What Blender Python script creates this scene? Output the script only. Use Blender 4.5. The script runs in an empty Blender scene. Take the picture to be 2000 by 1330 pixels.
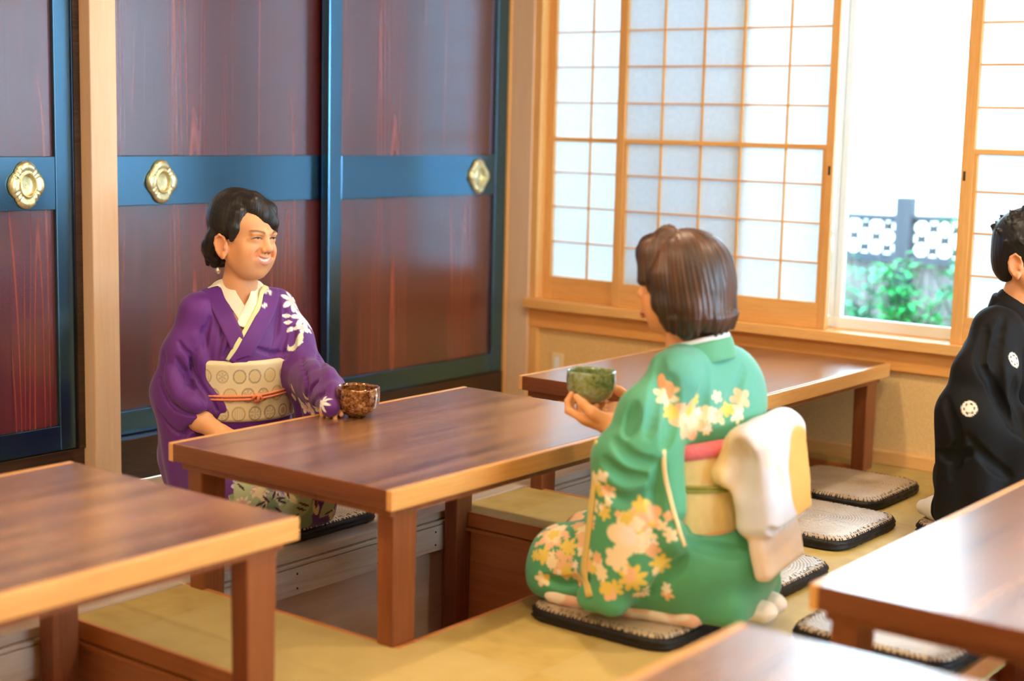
import bpy, bmesh, math, random
import numpy as np
from mathutils import Vector, Matrix

# ---------------------------------------------------------------- camera, world, exposure
S = bpy.context.scene
COL = S.collection
YAW, PITCH, ROLL, FPX = -0.65462271, -0.14111643, 0.02313601, 2971.09
CAM = Vector((0, 0, 1.10))
_f = Vector((math.cos(PITCH)*math.sin(YAW), math.cos(PITCH)*math.cos(YAW), math.sin(PITCH)))
_r0 = Vector((math.cos(YAW), -math.sin(YAW), 0)); _u0 = _r0.cross(_f)
_r = math.cos(ROLL)*_r0 + math.sin(ROLL)*_u0
_u = -math.sin(ROLL)*_r0 + math.cos(ROLL)*_u0
cd = bpy.data.cameras.new('camera'); cam = bpy.data.objects.new('camera', cd); COL.objects.link(cam)
mw = Matrix.Identity(4)
for i in range(3):
    mw[i][0] = _r[i]; mw[i][1] = _u[i]; mw[i][2] = -_f[i]; mw[i][3] = CAM[i]
cam.matrix_world = mw
cd.sensor_width = 36; cd.lens = FPX/2000*36; cd.clip_start = 0.05
cd.dof.use_dof = True; cd.dof.focus_distance = 4.10; cd.dof.aperture_fstop = 1.7
S.camera = cam

S.view_settings.view_transform = 'Standard'
S.view_settings.look = 'None'
S.view_settings.gamma = 1
S.view_settings.use_curve_mapping = False
S.view_settings.exposure = 0.04

world = bpy.data.worlds.new('overcast_sky'); S.world = world; world.use_nodes = True
_bg = world.node_tree.nodes['Background']
_bg.inputs[0].default_value = (0.51, 0.755, 1.0, 1); _bg.inputs[1].default_value = 21.5
sd = bpy.data.lights.new('sun', 'SUN'); so = bpy.data.objects.new('sun', sd); COL.objects.link(so)
sd.energy = 3.0; sd.angle = math.radians(3); sd.color = (1, .95, .86)
so.rotation_euler = (math.radians(38), math.radians(-28), math.radians(0))
LAMP_WARM = (1.0, 0.80, 0.56)
LAMP_POWER = 20

# ---------------------------------------------------------------- helpers
def tag(o, label=None, cat=None, group=None, kind=None):
    if label: o['label'] = label
    if cat: o['category'] = cat
    if group: o['group'] = group
    if kind: o['kind'] = kind
    return o
def link(name, me, mat=None, parent=None):
    o = bpy.data.objects.new(name, me); COL.objects.link(o)
    if mat is not None:
        for m in (mat if isinstance(mat, (list, tuple)) else [mat]): me.materials.append(m)
    if parent is not None: o.parent = parent
    return o
def empty(name, loc, rz=0, parent=None):
    o = bpy.data.objects.new(name, None); COL.objects.link(o); o.location = loc
    o.rotation_euler = (0, 0, rz); o.empty_display_size = .05
    if parent: o.parent = parent
    return o
def kids(o): return [c for c in COL.objects if c.parent == o]
def copy_tree(o, parent=None):
    c = o.copy(); COL.objects.link(c); c.parent = parent
    for ch in kids(o): copy_tree(ch, c)
    return c
class MB:
    """a mesh being collected: boxes, prisms, tubes, lathes; build() links it as one object"""
    def __init__(s): s.bm = bmesh.new()
    def box(s, x0, x1, y0, y1, z0, z1, mi=0):
        v = [s.bm.verts.new(p) for p in ((x0,y0,z0),(x1,y0,z0),(x1,y1,z0),(x0,y1,z0),(x0,y0,z1),(x1,y0,z1),(x1,y1,z1),(x0,y1,z1))]
        for q in ((3,2,1,0),(4,5,6,7),(0,1,5,4),(1,2,6,5),(2,3,7,6),(3,0,4,7)):
            s.bm.faces.new([v[i] for i in q]).material_index = mi
        return s
    def taper(s, cx, cy, z0, z1, w0, w1):
        v = []
        for z, w in ((z0, w0), (z1, w1)):
            for dx, dy in ((-1,-1),(1,-1),(1,1),(-1,1)): v.append(s.bm.verts.new((cx+dx*w[0]/2, cy+dy*w[1]/2, z)))
        for q in ((3,2,1,0),(4,5,6,7),(0,1,5,4),(1,2,6,5),(2,3,7,6),(3,0,4,7)): s.bm.faces.new([v[i] for i in q])
        return s
    def prism(s, pts, a, b, axis='y'):
        """polygon pts (2D) extruded from a to b along an axis"""
        def P(u, v, w): return {'x': (w,u,v), 'y': (u,w,v), 'z': (u,v,w)}[axis]
        A = [s.bm.verts.new(P(u, v, a)) for u, v in pts]; B = [s.bm.verts.new(P(u, v, b)) for u, v in pts]
        n = len(pts)
        s.bm.faces.new(A[::-1]); s.bm.faces.new(B)
        for i in range(n): s.bm.faces.new((A[i], A[(i+1)%n], B[(i+1)%n], B[i]))
        return s
    def tube(s, pts, rad, seg=8, cap=True):
        pts = [Vector(p) for p in pts]; n = len(pts)
        rr = rad if isinstance(rad, (list, tuple)) else [rad]*n
        t0 = (pts[1]-pts[0]).normalized(); up = Vector((0,0,1)) if abs(t0.z) < .9 else Vector((1,0,0))
        a = t0.cross(up).normalized(); rings = []
        for i, p in enumerate(pts):
            t = (pts[min(i+1,n-1)]-pts[max(i-1,0)]).normalized()
            a = (a - t*a.dot(t)).normalized(); b = t.cross(a)
            rings.append([s.bm.verts.new(p+(a*math.cos(2*math.pi*k/seg)+b*math.sin(2*math.pi*k/seg))*rr[i]) for k in range(seg)])
        for i in range(n-1):
            for k in range(seg):
                f = s.bm.faces.new((rings[i][k], rings[i][(k+1)%seg], rings[i+1][(k+1)%seg], rings[i+1][k])); f.smooth = True
        if cap: s.bm.faces.new(rings[0][::-1]); s.bm.faces.new(rings[-1])
        return s
    def lathe(s, prof, seg=48, c=(0,0,0), wob=None):
        rings = []
        for j, (r, z) in enumerate(prof):
            ring = []
            for k in range(seg):
                a = 2*math.pi*k/seg; w = wob(a, j) if wob else (1, 0)
                ring.append(s.bm.verts.new((c[0]+r*w[0]*math.cos(a), c[1]+r*w[0]*math.sin(a), c[2]+z+w[1])))
            rings.append(ring)
        for j in range(len(rings)-1):
            for k in range(seg):
                f = s.bm.faces.new((rings[j][k], rings[j][(k+1)%seg], rings[j+1][(k+1)%seg], rings[j+1][k])); f.smooth = True
        s.bm.faces.new(rings[0][::-1]); s.bm.faces.new(rings[-1])
        return s
    def build(s, name, mat, parent=None, bevel=0, recalc=True, off=None):
        if recalc: bmesh.ops.recalc_face_normals(s.bm, faces=s.bm.faces[:])
        me = bpy.data.meshes.new(name)
        if off is not None: bmesh.ops.translate(s.bm, verts=s.bm.verts[:], vec=-Vector(off))
        s.bm.to_mesh(me); s.bm.free()
        o = link(name, me, mat, parent)
        if off is not None: o.location = off
        if bevel:
            b = o.modifiers.new('bevel', 'BEVEL'); b.width = bevel; b.segments = 2; b.limit_method = 'ANGLE'
            b.harden_normals = False
        return o
def box_obj(name, mat, x0, x1, y0, y1, z0, z1, parent=None, bevel=0):
    return MB().box(x0, x1, y0, y1, z0, z1).build(name, mat, parent, bevel)

# ---------------------------------------------------------------- materials
def mk(name, rough=.5, coat=0, spec=.5, col=(1,1,1), metal=0, sheen=0, coat_rough=.1):
    m = bpy.data.materials.new(name); m.use_nodes = True
    nt = m.node_tree; b = nt.nodes['Principled BSDF']
    b.inputs['Base Color'].default_value = (*col, 1); b.inputs['Roughness'].default_value = rough
    b.inputs['Metallic'].default_value = metal
    b.inputs['Specular IOR Level'].default_value = spec
    b.inputs['Coat Weight'].default_value = coat; b.inputs['Coat Roughness'].default_value = coat_rough
    b.inputs['Sheen Weight'].default_value = sheen
    return m, nt, b
def N(nt, t, **k):
    n = nt.nodes.new(t)
    for a, v in k.items():
        if a.startswith('i_'):
            key = a[2:]; key = int(key) if key.isdigit() else key
            n.inputs[key].default_value = v
        else: setattr(n, a, v)
    return n
def ramp(nt, fac, stops):
    r = nt.nodes.new('ShaderNodeValToRGB'); e = r.color_ramp.elements
    while len(e) < len(stops): e.new(.5)
    for el, (p, c) in zip(e, stops): el.position = p; el.color = (*c, 1)
    nt.links.new(fac, r.inputs[0]); return r.outputs[0]
def mixc(nt, fac, a, b, blend='MIX'):
    m = nt.nodes.new('ShaderNodeMix'); m.data_type = 'RGBA'; m.blend_type = blend
    for s, v in ((m.inputs[0], fac), (m.inputs[6], a), (m.inputs[7], b)):
        if isinstance(v, (int, float)): s.default_value = v
        elif isinstance(v, tuple): s.default_value = (*v, 1) if len(v) == 3 else v
        else: nt.links.new(v, s)
    return m.outputs[2]
def math_(nt, op, a, b=None):
    m = nt.nodes.new('ShaderNodeMath'); m.operation = op
    for s, v in ((m.inputs[0], a), (m.inputs[1], b)):
        if v is None: continue
        if isinstance(v, (int, float)): s.default_value = v
        else: nt.links.new(v, s)
    return m.outputs[0]
def bump(nt, b, h, strength=.3, dist=.002):
    n = nt.nodes.new('ShaderNodeBump'); n.inputs['Strength'].default_value = strength; n.inputs['Distance'].default_value = dist
    nt.links.new(h, n.inputs['Height']); nt.links.new(n.outputs[0], b.inputs['Normal'])
def wood(name, dark, light, axis='y', rough=.35, coat=.0, scale=1.0, fine=1.0, contrast=1.0, bmp=.1, spec=.5, cathedral=0, cath_col=None, ceff=None):
    m, nt, b = mk(name, rough, coat, spec)
    tc = N(nt, 'ShaderNodeTexCoord'); mp = N(nt, 'ShaderNodeMapping')
    nt.links.new(tc.outputs['Object'], mp.inputs[0])
    st = {'x': (.06, 1, 1), 'y': (1, .06, 1), 'z': (1, 1, .06)}[axis]
    mp.inputs['Scale'].default_value = tuple(a*scale for a in st)
    n1 = N(nt, 'ShaderNodeTexNoise', i_Scale=9.0, i_Detail=5.0, i_Roughness=.55, i_Distortion=.6)
    n2 = N(nt, 'ShaderNodeTexNoise', i_Scale=110.0*fine, i_Detail=3.0, i_Roughness=.6)
    for n in (n1, n2): nt.links.new(mp.outputs[0], n.inputs['Vector'])
    mul = math_(nt, 'ADD', math_(nt, 'MULTIPLY', n1.outputs[0], .62), math_(nt, 'MULTIPLY', n2.outputs[0], .38))
    k = .16/contrast
    c = ramp(nt, mul, [(.5-k, dark), (.5+k, light)])
    if cathedral:
        n3 = N(nt, 'ShaderNodeTexNoise', i_Scale=3.2, i_Detail=2.0, i_Distortion=.3)
        nt.links.new(mp.outputs[0], n3.inputs['Vector'])
        w = math_(nt, 'FRACT', math_(nt, 'MULTIPLY', n3.outputs[0], cathedral))
        t = math_(nt, 'SUBTRACT', 1.0, math_(nt, 'MULTIPLY', math_(nt, 'ABSOLUTE', math_(nt, 'SUBTRACT', w, .5)), 9.0))
        t = math_(nt, 'MAXIMUM', t, 0.0)
        t = math_(nt, 'MULTIPLY', t, math_(nt, 'MULTIPLY', n2.outputs[0], .8))
        c = mixc(nt, t, c, cath_col)
    nt.links.new(c, b.inputs['Base Color'])
    if bmp: bump(nt, b, mul, bmp, .001)
    return m
def plain(name, col, rough=.6, spec=.5, nscale=0, namp=.1, coat=0, metal=0, sheen=0):
    m, nt, b = mk(name, rough, coat, spec, col, metal, sheen)
    if nscale:
        tc = N(nt, 'ShaderNodeTexCoord'); n = N(nt, 'ShaderNodeTexNoise', i_Scale=nscale, i_Detail=4.0)
        nt.links.new(tc.outputs['Object'], n.inputs['Vector'])
        d = tuple(c*(1-namp) for c in col); l = tuple(min(1, c*(1+namp)) for c in col)
        nt.links.new(ramp(nt, n.outputs[0], [(.3, d), (.7, l)]), b.inputs['Base Color'])
        bump(nt, b, n.outputs[0], .2, .001)
    return m
def lin(r, g, b):
    f = lambda c: (c/255/12.92 if c/255 <= .04045 else ((c/255+.055)/1.055)**2.4)
    return (f(r), f(g), f(b))

M = {}
M['hinoki'] = wood('pale_cypress', lin(212,150,78), lin(240,186,112), 'z', .45, scale=1.2, fine=1.3)
M['hinoki_x'] = wood('pale_cypress_across', lin(222,158,84), lin(246,194,118), 'x', .45, scale=1.2, fine=1.3)
M['beam'] = wood('cypress_beam', lin(224,146,66), lin(244,178,94), 'x', .5, scale=1.2)
M['post'] = wood('pale_post', lin(216,176,134), lin(230,196,160), 'z', .4, scale=.8, fine=1.2, contrast=.8)
M['table_top'] = wood('walnut_top', lin(100,60,34), lin(184,132,86), 'y', .27, coat=1.0, scale=1.6, fine=1.1, contrast=1.25, spec=.6)
M['table_band'] = wood('light_edge_band', lin(206,142,74), lin(232,172,98), 'y', .36, coat=.5, scale=1.3)
M['table_end'] = wood('brown_end', lin(92,46,22), lin(134,74,38), 'x', .4, scale=1.3)
M['table_leg'] = wood('brown_leg', lin(112,58,26), lin(150,84,42), 'z', .4, scale=1.3)
M['board'] = wood('light_floor_board', lin(188,168,146), lin(220,204,182), 'y', .32, scale=1.2, fine=1.0, cathedral=7, cath_col=lin(186,150,118))
M['pit'] = wood('brown_pit_board', lin(196,128,84), lin(222,156,108), 'x', .5, scale=1.0)
M['pit_side'] = wood('grey_brown_pit_side', lin(206,186,168), lin(226,206,188), 'y', .4, scale=1.0)
M['pit_trim'] = wood('orange_pit_trim', lin(184,112,56), lin(214,142,82), 'x', .45)
M['riser'] = wood('dark_riser', lin(34,24,20), lin(66,46,36), 'y', .22, coat=.3, scale=1.0)
M['lacquer'] = wood('blue_black_lacquer', lin(7,11,15), lin(14,24,34), 'z', .22, coat=.25, scale=1.5, fine=1.4, bmp=.05, spec=.6)
M['lacquer_y'] = wood('blue_black_lacquer_rail', lin(7,11,15), lin(14,24,34), 'y', .22, coat=.25, scale=1.5, fine=1.4, bmp=.05, spec=.6)
M['plaster'] = plain('sand_plaster', lin(230,190,124), .9, .2, 260, .12)
M['white_wall'] = plain('interior_plaster', lin(226,206,170), .9, .2, 60, .05)
M['ceiling'] = wood('ceiling_boards', lin(190,150,100), lin(220,182,130), 'y', .6)
M['white_paint'] = plain('white_sash', lin(238,240,240), .5)
M['brass'] = plain('aged_brass', lin(222,212,164), .36, .5, 90, .15, metal=.85)
M['brass_cup'] = plain('gold_cup', lin(214,160,86), .25, .5, metal=.95)
M['outlet'] = plain('cream_plastic', lin(236,214,166), .4)
M['lamp_white'] = plain('lamp_housing', lin(235,235,230), .5)
for k in ('lacquer', 'lacquer_y', 'table_top'):
    b = M[k].node_tree.nodes['Principled BSDF']; b.inputs['Coat IOR'].default_value = 1.85; b.inputs['Coat Roughness'].default_value = .27
for k in ('lacquer', 'lacquer_y'):
    b = M[k].node_tree.nodes['Principled BSDF']
    b.inputs['Specular Tint'].default_value = (.28, .64, 1, 1); b.inputs['IOR'].default_value = 3.3; b.inputs['Coat Weight'].default_value = 0.0; b.inputs['Roughness'].default_value = .22

def mat_panel():
    """stained cedar boards: dark red brown, pink raised grain, planks of slightly different tone"""
    m, nt, b = mk('stained_cedar_panel', .24, 0, .55)
    b.inputs['IOR'].default_value = 2.45
    tc = N(nt, 'ShaderNodeTexCoord'); mp = N(nt, 'ShaderNodeMapping'); mp.inputs['Scale'].default_value = (1, 1, .045)
    nt.links.new(tc.outputs['Object'], mp.inputs[0])
    sx = N(nt, 'ShaderNodeSeparateXYZ'); nt.links.new(tc.outputs['Object'], sx.inputs[0])
    plank = math_(nt, 'FLOOR', math_(nt, 'DIVIDE', sx.outputs['Y'], .165))
    wn = N(nt, 'ShaderNodeTexWhiteNoise', noise_dimensions='1D'); nt.links.new(plank, wn.inputs['W'])
    off = N(nt, 'ShaderNodeCombineXYZ'); nt.links.new(math_(nt, 'MULTIPLY', wn.outputs[0], 17.0), off.inputs[0]); nt.links.new(math_(nt, 'MULTIPLY', wn.outputs[0], .3), off.inputs[2])
    va = N(nt, 'ShaderNodeVectorMath', operation='ADD'); nt.links.new(mp.outputs[0], va.inputs[0]); nt.links.new(off.outputs[0], va.inputs[1])
    n1 = N(nt, 'ShaderNodeTexNoise', i_Scale=9.0, i_Detail=4.0, i_Distortion=.1)
    n2 = N(nt, 'ShaderNodeTexNoise', i_Scale=150.0, i_Detail=3.0)
    n3 = N(nt, 'ShaderNodeTexNoise', i_Scale=6.0, i_Detail=1.0, i_Distortion=.15)
    for n in (n1, n2, n3): nt.links.new(va.outputs[0], n.inputs['Vector'])
    c = ramp(nt, n1.outputs[0], [(.32, lin(58,18,13)), (.68, lin(112,34,20))])
    c = mixc(nt, math_(nt, 'MULTIPLY', wn.outputs[0], .35), c, lin(48,26,30))
    w = math_(nt, 'FRACT', math_(nt, 'MULTIPLY', n3.outputs[0], 22.0))
    t = math_(nt, 'MAXIMUM', math_(nt, 'SUBTRACT', 1.0, math_(nt, 'MULTIPLY', math_(nt, 'ABSOLUTE', math_(nt, 'SUBTRACT', w, .5)), 6.5)), 0.0)
    gate = math_(nt, 'MULTIPLY', math_(nt, 'SUBTRACT', n1.outputs[0], .42), 4.0); gate = math_(nt, 'MINIMUM', math_(nt, 'MAXIMUM', gate, 0.0), 1.0)
    t = math_(nt, 'MULTIPLY', math_(nt, 'MULTIPLY', t, gate), .34)
    c = mixc(nt, t, c, lin(206,104,70))
    fine = math_(nt, 'MULTIPLY', math_(nt, 'SUBTRACT', n2.outputs[0], .5), .5)
    c = mixc(nt, math_(nt, 'MULTIPLY', math_(nt, 'ABSOLUTE', fine), .8), c, lin(150,80,60))
    seam = math_(nt, 'LESS_THAN', math_(nt, 'ABSOLUTE', math_(nt, 'SUBTRACT', math_(nt, 'FRACT', math_(nt, 'DIVIDE', sx.outputs['Y'], .165)), .5)), .492)
    c = mixc(nt, math_(nt, 'MULTIPLY', math_(nt, 'SUBTRACT', 1.0, seam), .7), c, lin(28,14,14))
    nt.links.new(c, b.inputs['Base Color'])
    bump(nt, b, n2.outputs[0], .12, .001)
    b.inputs['Specular Tint'].default_value = (.66, .86, 1, 1)
    return m
M['panel'] = mat_panel()

def mat_tatami():
    m, nt, b = mk('rush_tatami', .62, 0, .4)
    tc = N(nt, 'ShaderNodeTexCoord'); mp = N(nt, 'ShaderNodeMapping'); nt.links.new(tc.outputs['Object'], mp.inputs[0])
    ch = N(nt, 'ShaderNodeTexChecker', i_Scale=1.0/.82); ch.inputs[1].default_value = (1,1,1,1); ch.inputs[2].default_value = (0,0,0,1)
    mp.inputs['Location'].default_value = (.11, .07, .4); mp2 = mp
    nt.links.new(mp2.outputs[0], ch.inputs['Vector'])
    wv = N(nt, 'ShaderNodeTexWave', i_Scale=105.0, i_Distortion=.6); wv.bands_direction = 'X'
    wv2 = N(nt, 'ShaderNodeTexWave', i_Scale=105.0, i_Distortion=.6); wv2.bands_direction = 'Y'
    for w in (wv, wv2): nt.links.new(tc.outputs['Object'], w.inputs['Vector'])
    ns = N(nt, 'ShaderNodeTexNoise', i_Scale=14.0, i_Detail=5.0); nt.links.new(tc.outputs['Object'], ns.inputs['Vector'])
    base = ramp(nt, ns.outputs[0], [(.3, lin(186,156,82)), (.7, lin(206,178,104))])
    base2 = mixc(nt, math_(nt, 'MULTIPLY', ch.outputs[1], .5), base, lin(204,182,122))
    wm = N(nt, 'ShaderNodeMix'); wm.data_type = 'FLOAT'
    nt.links.new(ch.outputs[1], wm.inputs[0]); nt.links.new(wv.outputs[1], wm.inputs[2]); nt.links.new(wv2.outputs[1], wm.inputs[3])
    c = mixc(nt, math_(nt, 'MULTIPLY', wm.outputs[0], .22), base2, lin(150,126,60))
    nt.links.new(c, b.inputs['Base Color']); bump(nt, b, wm.outputs[0], .25, .001)
    return m
M['tatami'] = mat_tatami()

def mat_paper():
    m = bpy.data.materials.new('shoji_paper'); m.use_nodes = True; nt = m.node_tree
    for n in list(nt.nodes): nt.nodes.remove(n)
    out = N(nt, 'ShaderNodeOutputMaterial'); d = N(nt, 'ShaderNodeBsdfDiffuse'); t = N(nt, 'ShaderNodeBsdfTranslucent')
    tc = N(nt, 'ShaderNodeTexCoord'); ns = N(nt, 'ShaderNodeTexNoise', i_Scale=60.0, i_Detail=6.0); nt.links.new(tc.outputs['Object'], ns.inputs['Vector'])
    c = ramp(nt, ns.outputs[0], [(.3, (.84,.89,.93)), (.7, (.90,.95,.99))])
    nt.links.new(c, d.inputs[0]); nt.links.new(c, t.inputs[0])
    mx = N(nt, 'ShaderNodeMixShader'); mx.inputs[0].default_value = .60
    nt.links.new(d.outputs[0], mx.inputs[1]); nt.links.new(t.outputs[0], mx.inputs[2]); nt.links.new(mx.outputs[0], out.inputs[0])
    return m
M['paper'] = mat_paper()
def mat_glass():
    m = bpy.data.materials.new('window_glass'); m.use_nodes = True; nt = m.node_tree
    for n in list(nt.nodes): nt.nodes.remove(n)
    out = N(nt, 'ShaderNodeOutputMaterial'); g = N(nt, 'ShaderNodeBsdfGlossy', i_Roughness=.02); t = N(nt, 'ShaderNodeBsdfTransparent')
    fr = N(nt, 'ShaderNodeFresnel', i_IOR=1.45); mx = N(nt, 'ShaderNodeMixShader')
    nt.links.new(fr.outputs[0], mx.inputs[0]); nt.links.new(t.outputs[0], mx.inputs[1]); nt.links.new(g.outputs[0], mx.inputs[2]); nt.links.new(mx.outputs[0], out.inputs[0])
    t.inputs[0].default_value = (.95, .98, .97, 1)
    return m
M['glass'] = mat_glass()
# ---------------------------------------------------------------- the room
XW, YW, ZC = -3.66, 4.72, 2.42           # door wall plane, window wall plane, ceiling
XE, YS = 3.2, -2.6                        # far side walls (behind the camera)
def struct(o): o['kind'] = 'structure'; return o
# pits under the tables (x0, x1, y0, y1)
PITS = [(-2.735, -2.055, y0, y0+.99) for y0 in (1.0, 2.31, 3.655)] + [(-1.09, -.41, y0, y0+.99) for y0 in (1.0, 2.31)]
def make_floor():
    mb = MB(); T = -.06
    ys = [YS, 1.0, 1.99, 2.31, 3.30, 3.655, 4.645, YW+.03]
    for i in range(len(ys)-1):
        y0, y1 = ys[i], ys[i+1]
        xs = []
        for p in PITS:
            if p[2] < (y0+y1)/2 < p[3]: xs.append((p[0], p[1]))
        x = -2.735
        for a, b in sorted(xs):
            if a > x+1e-6: mb.box(x, a, y0, y1, T, 0)
            x = b
        mb.box(x, XE, y0, y1, T, 0)
    return struct(mb.build('floor', M['tatami'], off=(0, 0, 0)))
make_floor()
# boarded floor along the doors: long planks with grooves
mb = MB(); n = 6; w = (-2.745-XW)/n
for i in range(n): mb.box(XW+i*w+.002, XW+(i+1)*w-.002, YS, YW+.03, -.05, -.001)
mb.box(XW, -2.75, YS, YW+.03, -.06, -.006)
struct(mb.build('floor', M['board'], bevel=.0015))
# pit linings
for (x0, x1, y0, y1) in PITS:
    mb = MB()
    mb.box(x0-.08, x1+.02, y1+.006, y1+.02, -.44, -.05); mb.box(x0-.08, x1+.02, y0-.02, y0-.006, -.44, -.05)
    mb.box(x1+.006, x1+.02, y0, y1, -.44, -.062); mb.box(x0-.06, x1+.02, y0-.02, y1+.02, -.46, -.44)
    struct(mb.build('trim_10', M['pit']))
    struct(box_obj('trim_8', M['pit_side'] if x0 < -2 else M['pit'], x0-.05, x0-.036, y0-.02, y1+.02, -.45, -.04))
    mb = MB()
    t = .011
    mb.box(x0, x1, y0, y0+t, -.04, .0015); mb.box(x0, x1, y1-t, y1, -.04, .0015)
    mb.box(x1-t, x1, y0+t, y1-t, -.04, .0015)
    if x0 > -2: mb.box(x0, x0+t, y0+t, y1-t, -.04, .0015)
    mb.box(x0, x1, y1-.02, y1+.006, -.052, -.043)
    struct(mb.build('trim_9', M['pit_trim'], bevel=.001))
    if x0 < -2:     # stepped cypress nosing of the boarded side
        mb = MB()
        mb.box(x0-.03, x0+.002, y0, y1, -.022, .0005); mb.box(x0-.03, x0+.012, y0, y1, -.034, -.024)
        struct(mb.build('trim_11', M['board'], bevel=.002))
        mb = MB(); z1, z0, ya, yb, r = -.036, -.108, y0+.002, y1-.035, .028
        pts = [(ya, z0), (ya, z1)]
        for k in range(7): a = math.pi/2-k*math.pi/12; pts.append((yb-r+r*math.cos(a), z1-r+r*math.sin(a)))
        for k in range(7): a = -k*math.pi/12; pts.append((yb-r+r*math.cos(a), z0+r+r*math.sin(a)))
        mb.prism(pts, x0-.03, x0+.014, 'x')
        fb = struct(mb.build('trim_12', M['board'], bevel=.0015))
        mb = MB()
        for yy in (y0+.02, y0+.355, y0+.66, y0+.90):
            for zz in (-.052, -.09): mb.lathe([(.003, -.001), (.003, .0006)], 8, (0, 0, 0)); 
            vs = mb.bm.verts[-32:] if False else None
        mb.bm.free()
        mb = MB()
        for yy in (y0+.02, y0+.355, y0+.66, y0+.90):
            for zz in (-.052, -.09):
                mb.prism([(yy+.003*math.cos(a*math.pi/4), zz+.003*math.sin(a*math.pi/4)) for a in range(8)], x0+.0135, x0+.0148, 'x')
        mb.build('nail_head', M['riser'], fb)
# riser below the doors, sill track
struct(MB().box(XW-.12, XW+.005, YS, YW, 0, .132).build('trim_1', M['riser'], bevel=.002))
# door posts
def post(name, x0, x1, y0, y1, z1=ZC):
    return struct(box_obj(name, M['post'], x0, x1, y0, y1, 0, z1, bevel=.004))
post('trim_13', XW-.10, -3.60, 2.712, 2.803)
post('trim_14', XW-.10, -3.545, YW-.005, YW+.12)
struct(box_obj('trim_15', M['riser'], XW-.09, XW+.012, 2.690, 2.712, .132, ZC))
struct(box_obj('trim_15', M['hinoki'], XW-.1, XW+.008, 4.705, YW, .0, ZC))
# walls
struct(MB().box(XW-.16, XW-.12, YS, YW+.12, -.1, ZC).build('wall_left', M['white_wall']))
mb = MB()
mb.box(XE, XE+.1, YS, YW+.1, -.1, .55); mb.box(XE, XE+.1, YS, YW+.1, 2.1, ZC)
mb.box(XE, XE+.1, YS, 2.1, .55, 2.1); mb.box(XE, XE+.1, YW-.1, YW+.1, .55, 2.1)
struct(mb.build('wall_right', M['white_wall']))
struct(MB().box(XW, XE, YS-.1, YS, -.1, ZC).build('wall_back', M['white_wall']))
struct(MB().box(XW-.2, XE+.2, YS-.2, YW+.25, ZC, ZC+.08).build('ceiling', M['ceiling']))
mb = MB()
mb.box(-3.51, XE, YW+.02, YW+.12, -.06, .318)
mb.box(-3.51, XE, YW+.02, YW+.12, 2.02, ZC)
mb.box(1.72, XE, YW+.02, YW+.12, .318, 2.02)
struct(mb.build('wall_front', M['plaster']))
struct(box_obj('baseboard_front', M['hinoki_x'], -3.51, XE, YW, YW+.022, 0, .046, bevel=.003))
struct(box_obj('trim_2', M['hinoki'], -3.545, -3.505, YW+.002, YW+.06, .0, .32, bevel=.003))
struct(box_obj('trim_3', M['beam'], -3.55, 1.75, YW, YW+.13, .320, .397, bevel=.003))
struct(box_obj('trim_4', M['hinoki_x'], -3.55, 1.75, YW-.035, YW+.15, .397, .432, bevel=.003))
struct(box_obj('trim_5', M['hinoki_x'], -3.55, 1.75, YW-.005, YW+.13, 1.955, 2.02, bevel=.003))
struct(box_obj('trim_6', M['hinoki'], -3.548, -3.512, YW, YW+.12, .432, 1.955, bevel=.003))
struct(box_obj('trim_7', M['hinoki'], 1.69, 1.75, YW, YW+.12, .432, 1.955, bevel=.003))

# sliding doors: stiles, rails, recessed panels, flower shaped pull
def door_pull(parent, y, z, x):
    e = MB()
    def R(a, k=1.0):
        # four broad petals with a pair of ribs between them
        a4 = (a*2/math.pi) % 1.0
        d = min(a4, 1-a4)                       # 0 on a petal axis, .5 between petals
        r = .945 + .055*math.cos(a*4)
        if d > .34: r -= .035 + .022*math.cos((d-.34)/.16*2*math.pi)
        e2 = 1.0/math.sqrt((math.cos(a)/.0585)**2+(math.sin(a)/.067)**2)
        return r*e2*k
    bm = e.bm; seg = 96; rings = []
    prof = [(1.0, 0), (1.0, .004), (.93, .010), (.80, .0135), (.66, .012), (.57, .0085), (.545, .0150), (.505, .0150), (.49, .010), (.47, .004)]
    for k, h in prof:
        ring = []
        for i in range(seg):
            a = 2*math.pi*i/seg; rr = R(a, k) if k > .6 else .056*k/math.sqrt((math.cos(a)/.86)**2+(math.sin(a)/1.12)**2)
            a4 = (a*2/math.pi) % 1.0; d = min(a4, 1-a4); g = 0
            if .6 < k < 1.0:
                g = -.0035*math.exp(-((d-.33)/.03)**2) - .003*math.exp(-((d-.5)/.035)**2)
                if d < .3: g += .0018*math.cos(d/.3*math.pi/2)
            ring.append(bm.verts.new((x+h+g, y+rr*math.cos(a), z+rr*math.sin(a))))
        rings.append(ring)
    for j in range(len(rings)-1):
        for i in range(seg):
            f = bm.faces.new((rings[j][i], rings[j][(i+1)%seg], rings[j+1][(i+1)%seg], rings[j+1][i])); f.smooth = True
    p = e.build('door_pull', M['brass'], parent)
    c = MB(); bm = c.bm; rings = []
    for k, h in ((.49, .010), (.47, .006), (.46, .003), (.40, .0018), (.2, .0014), (.02, .0012)):
        rings.append([bm.verts.new((x+h, y+.056*k/math.sqrt((math.cos(a)/.86)**2+(math.sin(a)/1.12)**2)*math.cos(a), z+.056*k/math.sqrt((math.cos(a)/.86)**2+(math.sin(a)/1.12)**2)*math.sin(a))) for a in [2*math.pi*i/48 for i in range(48)]])
    for j in range(len(rings)-1):
        for i in range(48):
            f = bm.faces.new((rings[j][i], rings[j][(i+1)%48], rings[j+1][(i+1)%48], rings[j+1][i])); f.smooth = True
    c.build('pull_cup', M['brass'], p)
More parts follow.
